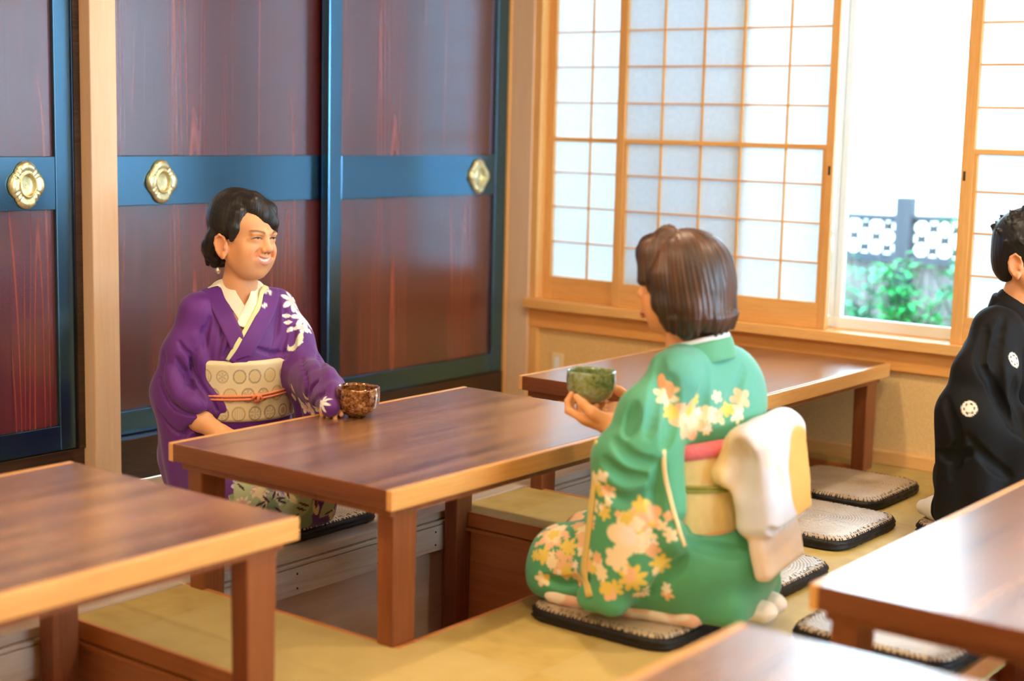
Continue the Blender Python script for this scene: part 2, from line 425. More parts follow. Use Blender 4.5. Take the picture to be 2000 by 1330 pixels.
def sliding_door(idx, y0, y1, xf, sl, sr, pull_y, z1=2.25):
    """xf: front plane; sl, sr: stile widths"""
    x1, x0 = xf, xf-.034
    mb = MB()
    mb.box(x0, x1, y0, y0+sl, .134, z1); mb.box(x0, x1, y1-sr, y1, .134, z1)
    root = struct(mb.build('door_%d' % idx, M['lacquer'], bevel=.003, off=(xf, (y0+y1)/2, .134)))
    par = root
    ox, oy, oz = xf, (y0+y1)/2, .134
    def sub(mb, name, mat, bev=0):
        o = mb.build(name, mat, None, bev, off=(ox, oy, oz)); o.parent = par; o.location = (0, 0, 0); return o
    mb = MB(); e = .0015
    mb.box(x0+e, x1-e, y0+sl, y1-sr, .134, .207); mb.box(x0+e, x1-e, y0+sl, y1-sr, .831, .981); mb.box(x0+e, x1-e, y0+sl, y1-sr, z1-.08, z1)
    sub(mb, 'rail', M['lacquer_y'], .002)
    sub(MB().box(x0+.006, x1-.014, y0+sl, y1-sr, .207, .831), 'lower_panel', M['panel'])
    sub(MB().box(x0+.006, x1-.014, y0+sl, y1-sr, .981, z1-.08), 'upper_panel', M['panel'])
    door_pull(par, pull_y-oy, .902-oz, .0005)
    return root
sliding_door(1, 1.95, 2.690, XW+.002, .06, .058, 2.533)
sliding_door(2, 2.803, 3.86, XW-.042, .045, .10, 3.043)
sliding_door(3, 3.725, 4.704, XW+.002, .063, .068, 4.531)
struct(box_obj('wall_left', M['white_wall'], XW-.12, XW+.0, YS, YW, 2.25, ZC))
struct(box_obj('wall_left', M['white_wall'], XW-.12, XW-.0, YS, 1.95, .132, 2.25))

# shoji screens
def shoji(idx, x0, x1, yf, mids, sl=.035, sr=.035, inner=True, knob=None, z0=.432, z1=1.955):
    d = .026; mb = MB()
    mb.box(x0, x0+sl, yf, yf+d, z0, z1); mb.box(x1-sr, x1, yf, yf+d, z0, z1)
    root = struct(mb.build('window_%d' % idx, M['hinoki'], bevel=.002, off=((x0+x1)/2, yf, z0)))
    ox, oy, oz = (x0+x1)/2, yf, z0
    def sub(mb, name, mat, bev=0, par=None):
        o = mb.build(name, mat, None, bev, off=(ox, oy, oz)); o.parent = root; o.location = (0, 0, 0); return o
    e = .001; xa, xb = x0+sl, x1-sr
    mb = MB(); mb.box(xa, xb, yf+e, yf+d-e, z0, z0+.088); mb.box(xa, xb, yf+e, yf+d-e, z1-.05, z1); mb.box(xa, xb, yf+e, yf+d-e, 1.040, 1.056)
    sub(mb, 'rail', M['hinoki_x'], .002)
    mb = MB(); t = .0029
    for xm in mids: mb.box(xm-t, xm+t, yf+.004, yf+.014, z0+.088, z1-.05)
    sub(mb, 'vertical_lattice', M['hinoki'])
    mb = MB()
    for zz in (.655, .790, .922, 1.186, 1.319, 1.449, 1.58, 1.71, 1.84): mb.box(xa, xb, yf+.005, yf+.0135, zz-t, zz+t)
    sub(mb, 'horizontal_lattice', M['hinoki_x'])
    if inner:
        mb = MB(); w = .012
        mb.box(xa, xa+w, yf+.002, yf+d-.004, z0+.088, 1.040); mb.box(xb-w, xb, yf+.002, yf+d-.004, z0+.088, 1.040)
        sub(mb, 'inner_frame', M['hinoki'], .001)
    sub(MB().box(xa, xb, yf+.0150, yf+.0156, z0+.088, z1-.05), 'paper', M['paper'])
    if knob is not None:
        mb = MB()
        mb.box(knob-.004, knob+.004, yf-.001, yf+.001, .955, .985)
        sub(mb, 'finger_pull', M['riser'])
    return root
shoji(1, -3.512, -2.632, YW+.045, (-3.311, -3.146, -2.98, -2.815), inner=False)
shoji(2, -3.165, -2.288, YW+.008, (-2.973, -2.807, -2.648, -2.47), sr=.028, knob=-2.300)
shoji(3, -1.845, -.970, YW+.008, (-1.635, -1.47, -1.305, -1.14), sl=.04, knob=-1.832)
shoji(4, -.972, -.10, YW+.045, (-.77, -.60, -.43, -.26))
shoji(5, -.10, .79, YW+.008, (.1, .27, .44, .61))
shoji(6, .79, 1.69, YW+.045, (.98, 1.16, 1.32, 1.49))
# glazed sash behind the shoji
mb = MB()
for a, b in ((-3.51, -2.30), (-2.30, -1.0), (-1.0, .35), (.35, 1.69)):
    mb.box(a+.001, a+.022, YW+.101, YW+.129, .468, 1.95); mb.box(b-.02, b-.001, YW+.101, YW+.129, .468, 1.95)
    mb.box(a, b, YW+.10, YW+.13, .40, .468); mb.box(a, b, YW+.10, YW+.13, 1.95, 2.0)
sash = struct(mb.build('window_7', M['white_paint'], bevel=.002))
MB().box(-3.49, 1.67, YW+.114, YW+.118, .45, 1.96).build('glass_pane', M['glass'], sash)

# wall outlet
out = MB().box(-3.437, -3.385, YW+.012, YW+.022, .150, .226).build('wall_outlet', M['outlet'], bevel=.003, off=(-3.41, YW+.02, .188))
tag(out, 'small cream outlet plate low on the plaster wall by the corner post', 'outlet')
mb = MB(); mb.box(-.012, .012, -.0095, -.0078, -.024, .024)
mb.build('outlet_insert', M['white_paint'], out, bevel=.001)

# ceiling lamps: the room's own warm light
for i, (lx, ly) in enumerate(((-2.4, 1.3), (-2.4, 3.2), (-.8, 1.3), (-.8, 3.2), (.9, 1.3), (.9, 3.2), (-2.4, -.9), (-.3, -.9), (1.6, -.9))):
    o = MB().lathe([(.085, 0), (.09, -.004), (.088, -.012), (.07, -.010)], 32).build('ceiling_lamp', M['lamp_white']); o.location = (lx, ly, ZC)
    tag(o, 'round recessed ceiling lamp above the tables', 'lamp', 'recessed ceiling lamps')
    ld = bpy.data.lights.new('lamp_light', 'AREA'); ld.shape = 'DISK'; ld.size = .14; ld.energy = LAMP_POWER; ld.color = LAMP_WARM
    lo = bpy.data.objects.new('lamp_light', ld); COL.objects.link(lo); lo.parent = o; lo.location = (0, 0, -.014)

# ---------------------------------------------------------------- low tables
def low_table(x0, x1, y0, y1, label):
    t = empty('low_table', ((x0+x1)/2, (y0+y1)/2, -.44))
    tag(t, label, 'table', 'low wooden tables over leg wells')
    w, l = (x1-x0)/2, (y1-y0)/2; Z = .44
    b = .017
    top = MB().box(-w+b, w-b, -l+.002, l-.002, Z+.308, Z+.350).build('tabletop', [M['table_top']], t, .0015)
    for s in (-1, 1):
        xa, xb = (w-b, w) if s > 0 else (-w, -w+b)
        MB().box(xa, xb, -l, l, Z+.306, Z+.3505).build('edge_band', M['table_band'], top, .003)
    for s in (-1, 1):
        ya, yb = (l-.002, l) if s > 0 else (-l, -l+.002)
        MB().box(-w+b, w-b, ya, yb, Z+.308, Z+.3495).build('end_grain', M['table_end'], top)
    mb = MB(); i = .022
    mb.box(-w+i, w-i, -l+i, -l+i+.02, Z+.287, Z+.308); mb.box(-w+i, w-i, l-i-.02, l-i, Z+.287, Z+.308)
    mb.box(-w+i, -w+i+.02, -l+i+.02, l-i-.02, Z+.287, Z+.3085); mb.box(w-i-.02, w-i, -l+i+.02, l-i-.02, Z+.287, Z+.3085)
    mb.build('apron', M['table_leg'], t, .002)
    for sx in (-1, 1):
        for sy in (-1, 1):
            MB().taper(sx*(w-.050), sy*(l-.073), 0, Z+.3, (.040, .060), (.049, .076)).build('leg', M['table_leg'], t, .004)
    return t
TY = [(.915, 1.995), (2.266, 3.345), (3.61, 4.688)]
low_table(-2.74, -2.04, *TY[1], 'walnut-topped low table with the brown tea bowl on it, between the two women')
low_table(-2.74, -2.03, *TY[0], 'walnut-topped low table at the left edge, in front of the purple kimono')
low_table(-2.745, -2.025, *TY[2], 'walnut-topped low table farthest back, against the wall under the window')
low_table(-1.10, -.40, *TY[1], 'low table at the right edge, its top shining white with window light, a cushion beneath')
low_table(-1.09, -.40, .93, 2.010, 'nearest low table, only its pale shining top corner visible at the bottom')

# ---------------------------------------------------------------- rush cushions
def mat_rush():
    m, nt, b = mk('woven_rush', .38, .0, .6)
    tc = N(nt, 'ShaderNodeTexCoord')
    ns = N(nt, 'ShaderNodeTexNoise', i_Scale=9.0, i_Detail=3.0); nt.links.new(tc.outputs['Object'], ns.inputs['Vector'])
    c = ramp(nt, ns.outputs[0], [(.3, lin(176,150,118)), (.7, lin(222,200,170))])
    w = N(nt, 'ShaderNodeTexWave', i_Scale=38.0, i_Distortion=3.0, i_Detail=2.0); w.inputs['Detail Scale'].default_value = 6
    w.wave_type = 'RINGS'; w.rings_direction = 'Z'; nt.links.new(tc.outputs['Object'], w.inputs['Vector'])
    v = N(nt, 'ShaderNodeTexVoronoi', i_Scale=120.0); nt.links.new(tc.outputs['Object'], v.inputs['Vector'])
    k = math_(nt, 'MULTIPLY', math_(nt, 'ADD', w.outputs[1], v.outputs[0]), .5)
    nt.links.new(mixc(nt, math_(nt, 'MULTIPLY', k, .45), c, lin(92,68,44)), b.inputs['Base Color'])
    bump(nt, b, k, .5, .002)
    return m
M['rush'] = mat_rush()
M['black_rush'] = plain('black_dyed_rush', lin(26,22,22), .55, .4, 160, .4)
def cushion(x0, x1, y0, y1, label, z=0.0, rz=0):
    cx, cy = (x0+x1)/2, (y0+y1)/2; w, l = (x1-x0)/2, (y1-y0)/2
    t = empty('rush_cushion', (cx, cy, z), rz); tag(t, label, 'cushion', 'woven rush cushions on the floor')
    rng = random.Random(int((cx+9)*1000+(cy+5)*77))
    def sq(a, k, r=.07):        # rounded square outline at angle a
        n = 7.0; c, s_ = math.cos(a), math.sin(a)
        q = (abs(c)**n+abs(s_)**n)**(-1/n); return (c*q*(w-k), s_*q*(l-k))
    seg = 120
    def rings(prof, jit=0):
        mb = MB(); R = []
        for k, h in prof:
            ring = []
            for i in range(seg):
                a = 2*math.pi*i/seg; p = sq(a, k+jit*rng.uniform(-1, 1)); ring.append(mb.bm.verts.new((p[0], p[1], h+jit*rng.uniform(-.6, .6))))
            R.append(ring)
        for j in range(len(R)-1):
            for i in range(seg):
                f = mb.bm.faces.new((R[j][i], R[j][(i+1)%seg], R[j+1][(i+1)%seg], R[j+1][i])); f.smooth = True
        mb.bm.faces.new(R[0][::-1]); mb.bm.faces.new(R[-1]); return mb
    rings([(.010, .024), (.006, .030), (.010, .0345), (.03, .037), (.08, .038), (.14, .0385)], .0006).build('woven_top', M['rush'], t)
    mb = rings([(.008, .001), (.002, .004), (0, .010), (.003, .014), (0, .018), (.001, .024), (.006, .029)], .0016)
    for i in range(130):        # dark strands lapping over the rim
        a = 2*math.pi*(i+rng.uniform(-.4, .4))/130; e = rng.uniform(.006, .019)
        p0, p1, p2 = sq(a, .001), sq(a+rng.uniform(-.01, .01), .008), sq(a+rng.uniform(-.02, .02), .008+e)
        mb.tube([(p0[0], p0[1], .018), (p1[0], p1[1], .0315), (p2[0], p2[1], .0370)], [.0022, .0024, .0006], 5)
    mb.build('braided_rim', M['black_rush'], t)
    return t
cushion(-3.19, -2.79, 2.66, 3.07, 'rush cushion with black rim under the kneeling woman in purple')
cushion(-1.985, -1.600, 2.64, 3.03, 'rush cushion with black rim under the kneeling woman in green')
cushion(-1.99, -1.60, 3.07, 3.45, 'rush cushion half hidden behind the hips of the woman in green')
cushion(-2.02, -1.665, 3.615, 4.005, 'rush cushion nearer of the two beside the farthest back table')
cushion(-2.16, -1.785, 4.075, 4.455, 'rush cushion close to the window wall, farthest back of all')
cushion(-1.465, -1.09, 2.90, 3.29, 'rush cushion seen beneath the shining table at the right edge')
cushion(-1.62, -1.22, 3.93, 4.33, 'rush cushion mostly hidden under the man in black at the right edge')

# ---------------------------------------------------------------- garden outside the window
M['ground'] = plain('garden_gravel', (.13,.13,.125), .9, .2, 40, .25)
M['bld'] = plain('white_house_wall', lin(244,244,240), .8, .3)
M['greywood'] = wood('weathered_fence_wood', (.016,.022,.032), (.035,.042,.054), 'z', .8)
M['bamboo'] = wood('weathered_fence_boards', (.10,.085,.08), (.17,.15,.14), 'z', .8, scale=3)
M['leaf'] = plain('bright_leaf', (.016,.26,.055), .5, .3, 20, .35)
M['leaf_p'] = plain('pale_leaf', (.05,.27,.12), .5, .3, 20, .3)
M['stem'] = plain('plant_stem', (.02,.04,.015), .7)
M['net'] = plain('fence_lattice_cane', (.022,.024,.028), .8)
struct(MB().box(-14, 8, YW+.2, 20, -.5, -.22).build('floor', M['ground']))
hb = MB().box(-11, 4, 11, 11.4, -.3, 6.5).build('house', M['bld'])
tag(hb, 'overexposed white house wall filling the view beyond the garden fence', 'house')
mb = MB(); mb.box(-5.02, -4.94, 10.94, 11.0, .72, 1.30); mb.box(-5.25, -4.94, 10.94, 11.0, .69, .72)
mb.build('window_frame', plain('pale_green_frame', lin(176,196,184), .6), hb)
mb = MB(); mb.tube([(-4.86, 10.93, 1.95), (-4.86, 10.93, 1.66), (-4.80, 10.86, 1.62)], .012)
mb.build('wall_pipe', M['greywood'], hb)
mb = MB(); mb.box(-4.30, -4.20, 10.93, 11.0, 1.76, 1.79); mb.build('wall_vent', M['greywood'], hb)
fn = empty('garden_fence', (-3.2, 7.5, -.22)); tag(fn, 'weathered wooden fence with cane lattice top outside the window', 'fence')
def fsub(mb, n, m, bev=0):
    o = mb.build(n, m, None, bev, off=(-3.2, 7.5, -.22)); o.parent = fn; o.location = (0, 0, 0); return o
for px in (-3.205, -4.9, -1.5): fsub(MB().box(px-.045, px+.045, 7.46, 7.54, -.22, .775), 'fence_post', M['greywood'], .01)
fsub(MB().tube([(-5.2, 7.5, .655), (-3.3, 7.5, .663), (-2.2, 7.5, .70), (-.8, 7.5, .70)], .018), 'top_rail', M['greywood'])
fsub(MB().box(-5.2, -.8, 7.47, 7.50, .435, .475), 'middle_rail', M['greywood'])
mb = MB()
for i in range(34):
    xx = -5.1+i*.125
    mb.tube([(xx, 7.505, .46), (xx+.22, 7.505, .66)], .010, 5); mb.tube([(xx+.22, 7.512, .46), (xx, 7.512, .66)], .010, 5)
    for kx, kz in ((xx+.0475, .503), (xx+.11, .56), (xx+.1725, .617)): mb.tube([(kx, 7.49, kz), (kx, 7.528, kz)], .021, 8)
fsub(mb, 'cane_lattice', M['net'])
mb = MB(); rng = random.Random(4)
for i in range(88):
    xx = -5.2+i*.05; mb.box(xx+.002, xx+.046, 7.515, 7.528+rng.random()*.004, -.2, .44+rng.uniform(-.005, .005))
fsub(mb, 'fence_boards', M['bamboo'])
def shrub(name, cx, cy, h, w, n, mat, label, seed, leaf=.09):
    rng = random.Random(seed); r = empty(name, (cx, cy, -.22)); tag(r, label, 'plant', 'leafy plants in front of the garden fence')
    sm = MB(); lm = MB()
    for s_ in range(n):
        a = rng.uniform(0, 2*math.pi); sp = rng.uniform(.1, 1)*w; hh = h*rng.uniform(.55, 1)
        tip = Vector((math.cos(a)*sp, math.sin(a)*sp*.5, hh)); base = Vector((rng.uniform(-.05, .05), rng.uniform(-.04, .04), 0))
        pts = [base.lerp(tip, t)+Vector((0, 0, .05*math.sin(t*math.pi))) for t in (0, .3, .6, .85, 1)]
        sm.tube(pts, [.006, .005, .004, .003, .002], 5)
        for k in range(24):
            t = rng.uniform(.2, 1); p = base.lerp(tip, t)+Vector((0, 0, .05*math.sin(t*math.pi)))
            b = rng.uniform(0, 2*math.pi); d = Vector((math.cos(b), math.sin(b)*.8, rng.uniform(-.35, .5))).normalized()
            L = leaf*rng.uniform(.6, 1.2); sd = d.cross(Vector((0, 0, 1))).normalized()*L*.16; up = Vector((0, 0, 1))*L*.06
            v = [lm.bm.verts.new(q) for q in (p, p+d*L*.45+sd+up, p+d*L-up*1.5, p+d*L*.45-sd+up, p+d*L*.5-up*.2)]
            for tri in ((0, 1, 4), (1, 2, 4), (2, 3, 4), (3, 0, 4)): lm.bm.faces.new([v[i] for i in tri])
    sm.build('stems', M['stem'], r); lm.build('leaves', mat, r, recalc=False)
    return r
shrub('garden_shrub', -2.96, 6.95, .80, .26, 26, M['leaf'], 'bright green shrub just right of the fence post, filling the middle of the window view', 3)
shrub('garden_shrub', -2.66, 7.1, 1.02, .24, 24, M['leaf_p'], 'tall pale green shrub at the right side of the window view', 5)
shrub('garden_shrub', -3.16, 6.6, .36, .16, 14, M['leaf'], 'low bright green plant at the lower left of the fence post', 8, .08)
shrub('garden_shrub', -3.30, 7.25, .72, .14, 9, M['leaf_p'], 'thin pale plant with slender leaves left of the fence post', 11)
# ---------------------------------------------------------------- sculpting kit: distance fields meshed as one continuous surface
def _smin(a, b, k):
    if k <= 0: return np.minimum(a, b)
    h = np.maximum(k-np.abs(a-b), 0)/k
    return np.minimum(a, b)-h*h*k*.25
def rotm(rx=0, ry=0, rz=0):
    return np.array(Matrix.Rotation(math.radians(rz), 3, 'Z') @ Matrix.Rotation(math.radians(ry), 3, 'Y') @ Matrix.Rotation(math.radians(rx), 3, 'X'))
class Vol:
    def __init__(s, lo, hi, h):
        s.lo = np.array(lo, float); s.h = h
        s.n = np.ceil((np.array(hi, float)-s.lo)/h).astype(int)+1
        s.V = np.full(s.n, .12, np.float32); s.T = np.zeros(3); s.R = np.eye(3)
    def frame(s, T=(0,0,0), R=None): s.T = np.array(T, float); s.R = np.eye(3) if R is None else R; return s
    def P(s, p): return s.R @ np.array(p, float)+s.T
    def _sub(s, lo, hi):
        a = np.clip(np.floor((np.array(lo)-s.lo)/s.h).astype(int), 0, s.n-1); b = np.clip(np.ceil((np.array(hi)-s.lo)/s.h).astype(int)+1, 1, s.n)
        b = np.maximum(b, a+1)
        g = [(s.lo[i]+s.h*np.arange(a[i], b[i])).astype(np.float32) for i in range(3)]
        return (slice(a[0], b[0]), slice(a[1], b[1]), slice(a[2], b[2])), (g[0][:, None, None], g[1][None, :, None], g[2][None, None, :])
    def _put(s, sl, d, k, op):
        v = s.V[sl]
        if op == '+': s.V[sl] = _smin(v, d.astype(np.float32), k)
        elif op == '-': s.V[sl] = -_smin(-v, d.astype(np.float32), k)
        elif op == '&': s.V[sl] = -_smin(-v, -d.astype(np.float32), k)
    def ell(s, c, r, k=.01, op='+', R=None):
        R = s.R if R is None else s.R @ R; c = s.P(c); r = np.array(r, float) if not np.isscalar(r) else np.array([r]*3, float)
        m = np.sqrt((R**2) @ (r**2))+k+s.h*3
        sl, (x, y, z) = s._sub(c-m, c+m); x, y, z = x-c[0], y-c[1], z-c[2]
        q = [(R[0, i]*x+R[1, i]*y+R[2, i]*z)/r[i] for i in range(3)]
        k0 = np.sqrt(q[0]**2+q[1]**2+q[2]**2)
        k1 = np.sqrt((q[0]/r[0])**2+(q[1]/r[1])**2+(q[2]/r[2])**2)+1e-6
        s._put(sl, k0*(k0-1)/k1, k, op); return s
    def cap(s, a, b, ra, rb=None, k=.01, op='+', fl=None):
        """capsule a-b with radius ra to rb; fl=(direction, factor) flattens it along a direction"""
        rb = ra if rb is None else rb; a = s.P(a); b = s.P(b); m = max(ra, rb)+k+s.h*3
        sl, (x, y, z) = s._sub(np.minimum(a, b)-m, np.maximum(a, b)+m)
        d = b-a; L = max(float(d @ d), 1e-12); x, y, z = x-a[0], y-a[1], z-a[2]
        t = np.clip((x*d[0]+y*d[1]+z*d[2])/L, 0, 1)
        px, py, pz = x-t*d[0], y-t*d[1], z-t*d[2]; q = px*px+py*py+pz*pz
        rr = ra+(rb-ra)*t
        if fl is not None:
            n = s.R @ np.array(fl[0], float); n /= np.linalg.norm(n); w = px*n[0]+py*n[1]+pz*n[2]
            q = q+w*w*(1/fl[1]**2-1)
            D = (np.sqrt(q)-rr)*np.float32(.5*(1+fl[1]))
        else: D = np.sqrt(q)-rr
        s._put(sl, D, k, op); return s
    def chain(s, pts, rad, k=.01, op='+', fl=None):
        rad = rad if isinstance(rad, (list, tuple)) else [rad]*len(pts)
        for i in range(len(pts)-1): s.cap(pts[i], pts[i+1], rad[i], rad[i+1], k, op, fl)
        return s
    def rbox(s, c, half, r=.01, k=.01, op='+', R=None):
        R = s.R if R is None else s.R @ R; c = s.P(c); half = np.array(half, float)
        m = np.abs(R) @ half+k+s.h*3
        sl, (x, y, z) = s._sub(c-m, c+m); x, y, z = x-c[0], y-c[1], z-c[2]
        q = [np.abs(R[0, i]*x+R[1, i]*y+R[2, i]*z)-(half[i]-r) for i in range(3)]
        o = np.sqrt(sum(np.maximum(v, 0)**2 for v in q)); d = o+np.minimum(np.maximum(np.maximum(q[0], q[1]), q[2]), 0)-r
        s._put(sl, d, k, op); return s
    def ecyl(s, c, rx, ry, zh, r=.008, k=0, op='+', R=None, flare=0):
        """upright elliptical drum"""
        R = s.R if R is None else s.R @ R; c = s.P(c); m = np.array([max(rx, ry)*1.1]*2+[zh])+abs(flare)*zh+k+s.h*3; m = np.array([m.max()]*3)
        sl, (x, y, z) = s._sub(c-m, c+m); x, y, z = x-c[0], y-c[1], z-c[2]
        a, b, w = [R[0, i]*x+R[1, i]*y+R[2, i]*z for i in range(3)]
        g = 1+flare*w/zh; q = np.sqrt((a/(rx*g))**2+(b/(ry*g))**2); d1 = (q-1)*min(rx, ry)+r; d2 = np.abs(w)-zh+r
        d = np.minimum(np.maximum(d1, d2), 0)+np.sqrt(np.maximum(d1, 0)**2+np.maximum(d2, 0)**2)-r
        s._put(sl, d, k, op); return s
    def disp(s, f):
        sl, (x, y, z) = s._sub(s.lo, s.lo+s.n*s.h); m = np.abs(s.V) < .03
        i, j, k = np.nonzero(m); s.V[i, j, k] += f(x[i, 0, 0], y[0, j, 0], z[0, 0, k]).astype(np.float32); return s
    def at(s, p):
        q = (np.atleast_2d(p)-s.lo)/s.h; q = np.clip(q, 0, s.n-1.001); i = q.astype(int); f = q-i; o = 0
        for dx in (0, 1):
            for dy in (0, 1):
                for dz in (0, 1):
                    w = (f[:, 0] if dx else 1-f[:, 0])*(f[:, 1] if dy else 1-f[:, 1])*(f[:, 2] if dz else 1-f[:, 2])
                    o = o+w*s.V[i[:, 0]+dx, i[:, 1]+dy, i[:, 2]+dz]
        return o
    def grad(s, p):
        p = np.atleast_2d(p); e = s.h*1.5; g = np.stack([s.at(p+e*v)-s.at(p-e*v) for v in np.eye(3)], 1)
        return g/(np.linalg.norm(g, axis=1, keepdims=True)+1e-9)
    def hit(s, o, d):
        """first surface point along a ray, or None"""
        d = np.array(d, float); d /= np.linalg.norm(d); t = np.arange(0, 6, s.h*.5); c = s.lo+s.n*s.h/2
        t0 = max(0, (c-o) @ d-1.2); t = t0+np.arange(0, 2.4, s.h*.5); pts = o+t[:, None]*d
        ins = np.all((pts > s.lo) & (pts < s.lo+(s.n-1)*s.h), 1); v = np.where(ins, s.at(pts), 1)
        w = np.nonzero(v < 0)[0]
        return pts[w[0]] if len(w) else None
    def snap(s, pts, off=0.0, it=6):
        p = np.array(pts, float)
        for _ in range(it): p = p-s.grad(p)*(s.at(p)-off)[:, None]*.8
        return p
    def groove(s, pts, r=.012, depth=.006, k=.012, up=False, taper=True):
        p = s.snap(pts); n = s.grad(p); q = p+n*((r-depth) if not up else -(r-depth)); m = len(q)
        rr = [r*(.45+.55*math.sin(math.pi*(i+.35)/(m-.3))) if taper else r for i in range(m)]
        T, R = s.T, s.R; s.frame()
        s.chain([tuple(v) for v in q], rr, k, '+' if up else '-'); s.T, s.R = T, R; return s
    def mesh(s, smooth=1):
        V = s.V; In = V < 0; n = s.n
        c = np.zeros(n-1, np.uint8)
        for dx in (0, 1):
            for dy in (0, 1):
                for dz in (0, 1): c += In[dx:n[0]-1+dx, dy:n[1]-1+dy, dz:n[2]-1+dz]
        act = (c > 0) & (c < 8); ci = np.argwhere(act); idx = np.full(n-1, -1, np.int32); idx[tuple(ci.T)] = np.arange(len(ci))
        acc = np.zeros((len(ci), 3)); cnt = np.zeros(len(ci))
        cor = [(a, b, d) for a in (0, 1) for b in (0, 1) for d in (0, 1)]
        val = {o: V[ci[:, 0]+o[0], ci[:, 1]+o[1], ci[:, 2]+o[2]] for o in cor}
        for o in cor:
            for ax in range(3):
                if o[ax]: continue
                p = list(o); p[ax] = 1; p = tuple(p); a, b = val[o], val[p]; m = (a < 0) != (b < 0)
                t = a[m]/(a[m]-b[m]); e = np.tile(np.array(o, float), (m.sum(), 1)); e[:, ax] += t
                acc[m] += e; cnt[m] += 1
        v = (ci+acc/cnt[:, None])*s.h+s.lo; F = []
        for ax in range(3):
            sa = [slice(1, -1)]*3; sb = [slice(1, -1)]*3; sa[ax] = slice(0, -1); sb[ax] = slice(1, None)
            A, B = In[tuple(sa)], In[tuple(sb)]; e = np.argwhere(A != B); ins = A[tuple(e.T)]
            base = e+np.array([0 if i == ax else 1 for i in range(3)])
            u, w = [(1, 2), (2, 0), (0, 1)][ax]
            def cell(du, dw): q = base.copy(); q[:, u] -= du; q[:, w] -= dw; return idx[tuple(q.T)]
            q = np.stack([cell(1, 1), cell(0, 1), cell(0, 0), cell(1, 0)], 1); q[~ins] = q[~ins][:, ::-1]; F.append(q)
        F = np.concatenate(F); F = F[(F >= 0).all(1)]
        for _ in range(smooth):
            a = np.zeros_like(v); k = np.zeros(len(v))
            for i in range(4):
                j = (i+1) % 4
                for p, q in ((i, j), (j, i)):
                    for ax in range(3): a[:, ax] += np.bincount(F[:, p], weights=v[F[:, q], ax], minlength=len(v))
                    k += np.bincount(F[:, p], minlength=len(v))
            v = v*.5+.5*a/np.maximum(k, 1)[:, None]
        return v, F
def np_mesh(name, v, F, mat, parent=None, color=None):
    me = bpy.data.meshes.new(name); me.vertices.add(len(v)); me.vertices.foreach_set('co', np.asarray(v, np.float32).ravel())
    me.loops.add(F.size); me.loops.foreach_set('vertex_index', F.astype(np.int32).ravel())
    me.polygons.add(len(F)); me.polygons.foreach_set('loop_start', np.arange(0, F.size, F.shape[1], dtype=np.int32))
    me.update(calc_edges=True); me.validate()
    me.polygons.foreach_set('use_smooth', np.ones(len(me.polygons), bool))
    if color is not None:
        ca = me.color_attributes.new('dye', 'FLOAT_COLOR', 'POINT')
        ca.data.foreach_set('color', np.concatenate([color, np.ones((len(v), 1))], 1).astype(np.float32).ravel())
    return link(name, me, mat, parent)
def dyed(name, rough=.6, sheen=.0, weave=0, spec=.4, sss=0, wstr=.25):
    m, nt, b = mk(name, rough, 0, spec); a = N(nt, 'ShaderNodeAttribute', attribute_name='dye')
    nt.links.new(a.outputs['Color'], b.inputs['Base Color'])
    b.inputs['Sheen Weight'].default_value = sheen
    if weave:
        tc = N(nt, 'ShaderNodeTexCoord'); n = N(nt, 'ShaderNodeTexNoise', i_Scale=weave, i_Detail=3.0); nt.links.new(tc.outputs['Object'], n.inputs['Vector'])
        bump(nt, b, n.outputs[0], wstr, .0008)
    if sss: b.inputs['Subsurface Weight'].default_value = sss; b.inputs['Subsurface Radius'].default_value = (.012, .005, .003); b.inputs['Subsurface Scale'].default_value = 1
    return m
M['skin'] = dyed('skin', .5, 0, 0, .4, .12)
M['silk'] = dyed('dyed_silk', .58, .2, 900)
M['brocade'] = dyed('woven_brocade', .42, .1, 500, wstr=.5)
M['hair_black'] = dyed('black_hair', .42, 0, 0, .4)
M['hair_brown'] = dyed('brown_hair', .42, 0, 0, .6)
M['black_cloth'] = dyed('black_silk_cloth', .7, .0, 700, .25)
def fill(n, c): return np.tile(np.array(c, float), (n, 1))
def blend(col, m, c): return col*(1-m[:, None])+np.array(c, float)*m[:, None]
def sstep(a, b, x): t = np.clip((x-a)/(b-a+1e-12), 0, 1); return t*t*(3-2*t)
def snoise(p, f, seed=0):
    r = np.random.RandomState(seed); o = 0
    for i in range(5):
        d = r.normal(size=3); d /= np.linalg.norm(d); o = o+np.sin((p @ d)*f*(1+.6*i)+r.uniform(0, 6.3))/(1+.35*i)
    return o/2.6
class Figure:
    """a person's own frame: x ahead, y to the left, z up; place() is the spot and heading in the room"""
    def __init__(s, x, y, az):
        s.o = np.array([x, y, 0.]); s.az = math.radians(az); c, n = math.cos(s.az), math.sin(s.az); s.M = np.array([[c, n, 0], [-n, c, 0], [0, 0, 1]])
        s.eye = s.M @ (np.array(CAM)-s.o)
    def ray(s, px, py):     # sight line through a measured point of the photograph, in the person's frame
        d = np.array(_f)+(px-1000)/FPX*np.array(_r)-(py-665)/FPX*np.array(_u); return s.M @ d
    def on(s, vol, pts, off=0.0):
        out = []
        for p in pts:
            h = vol.hit(s.eye, s.ray(*p))
            if h is not None: out.append(h)
        out = np.array(out)
        return vol.snap(out, off, 3) if off else out
    def place(s, o): o.location = tuple(s.o); o.rotation_euler = (0, 0, s.az); return o
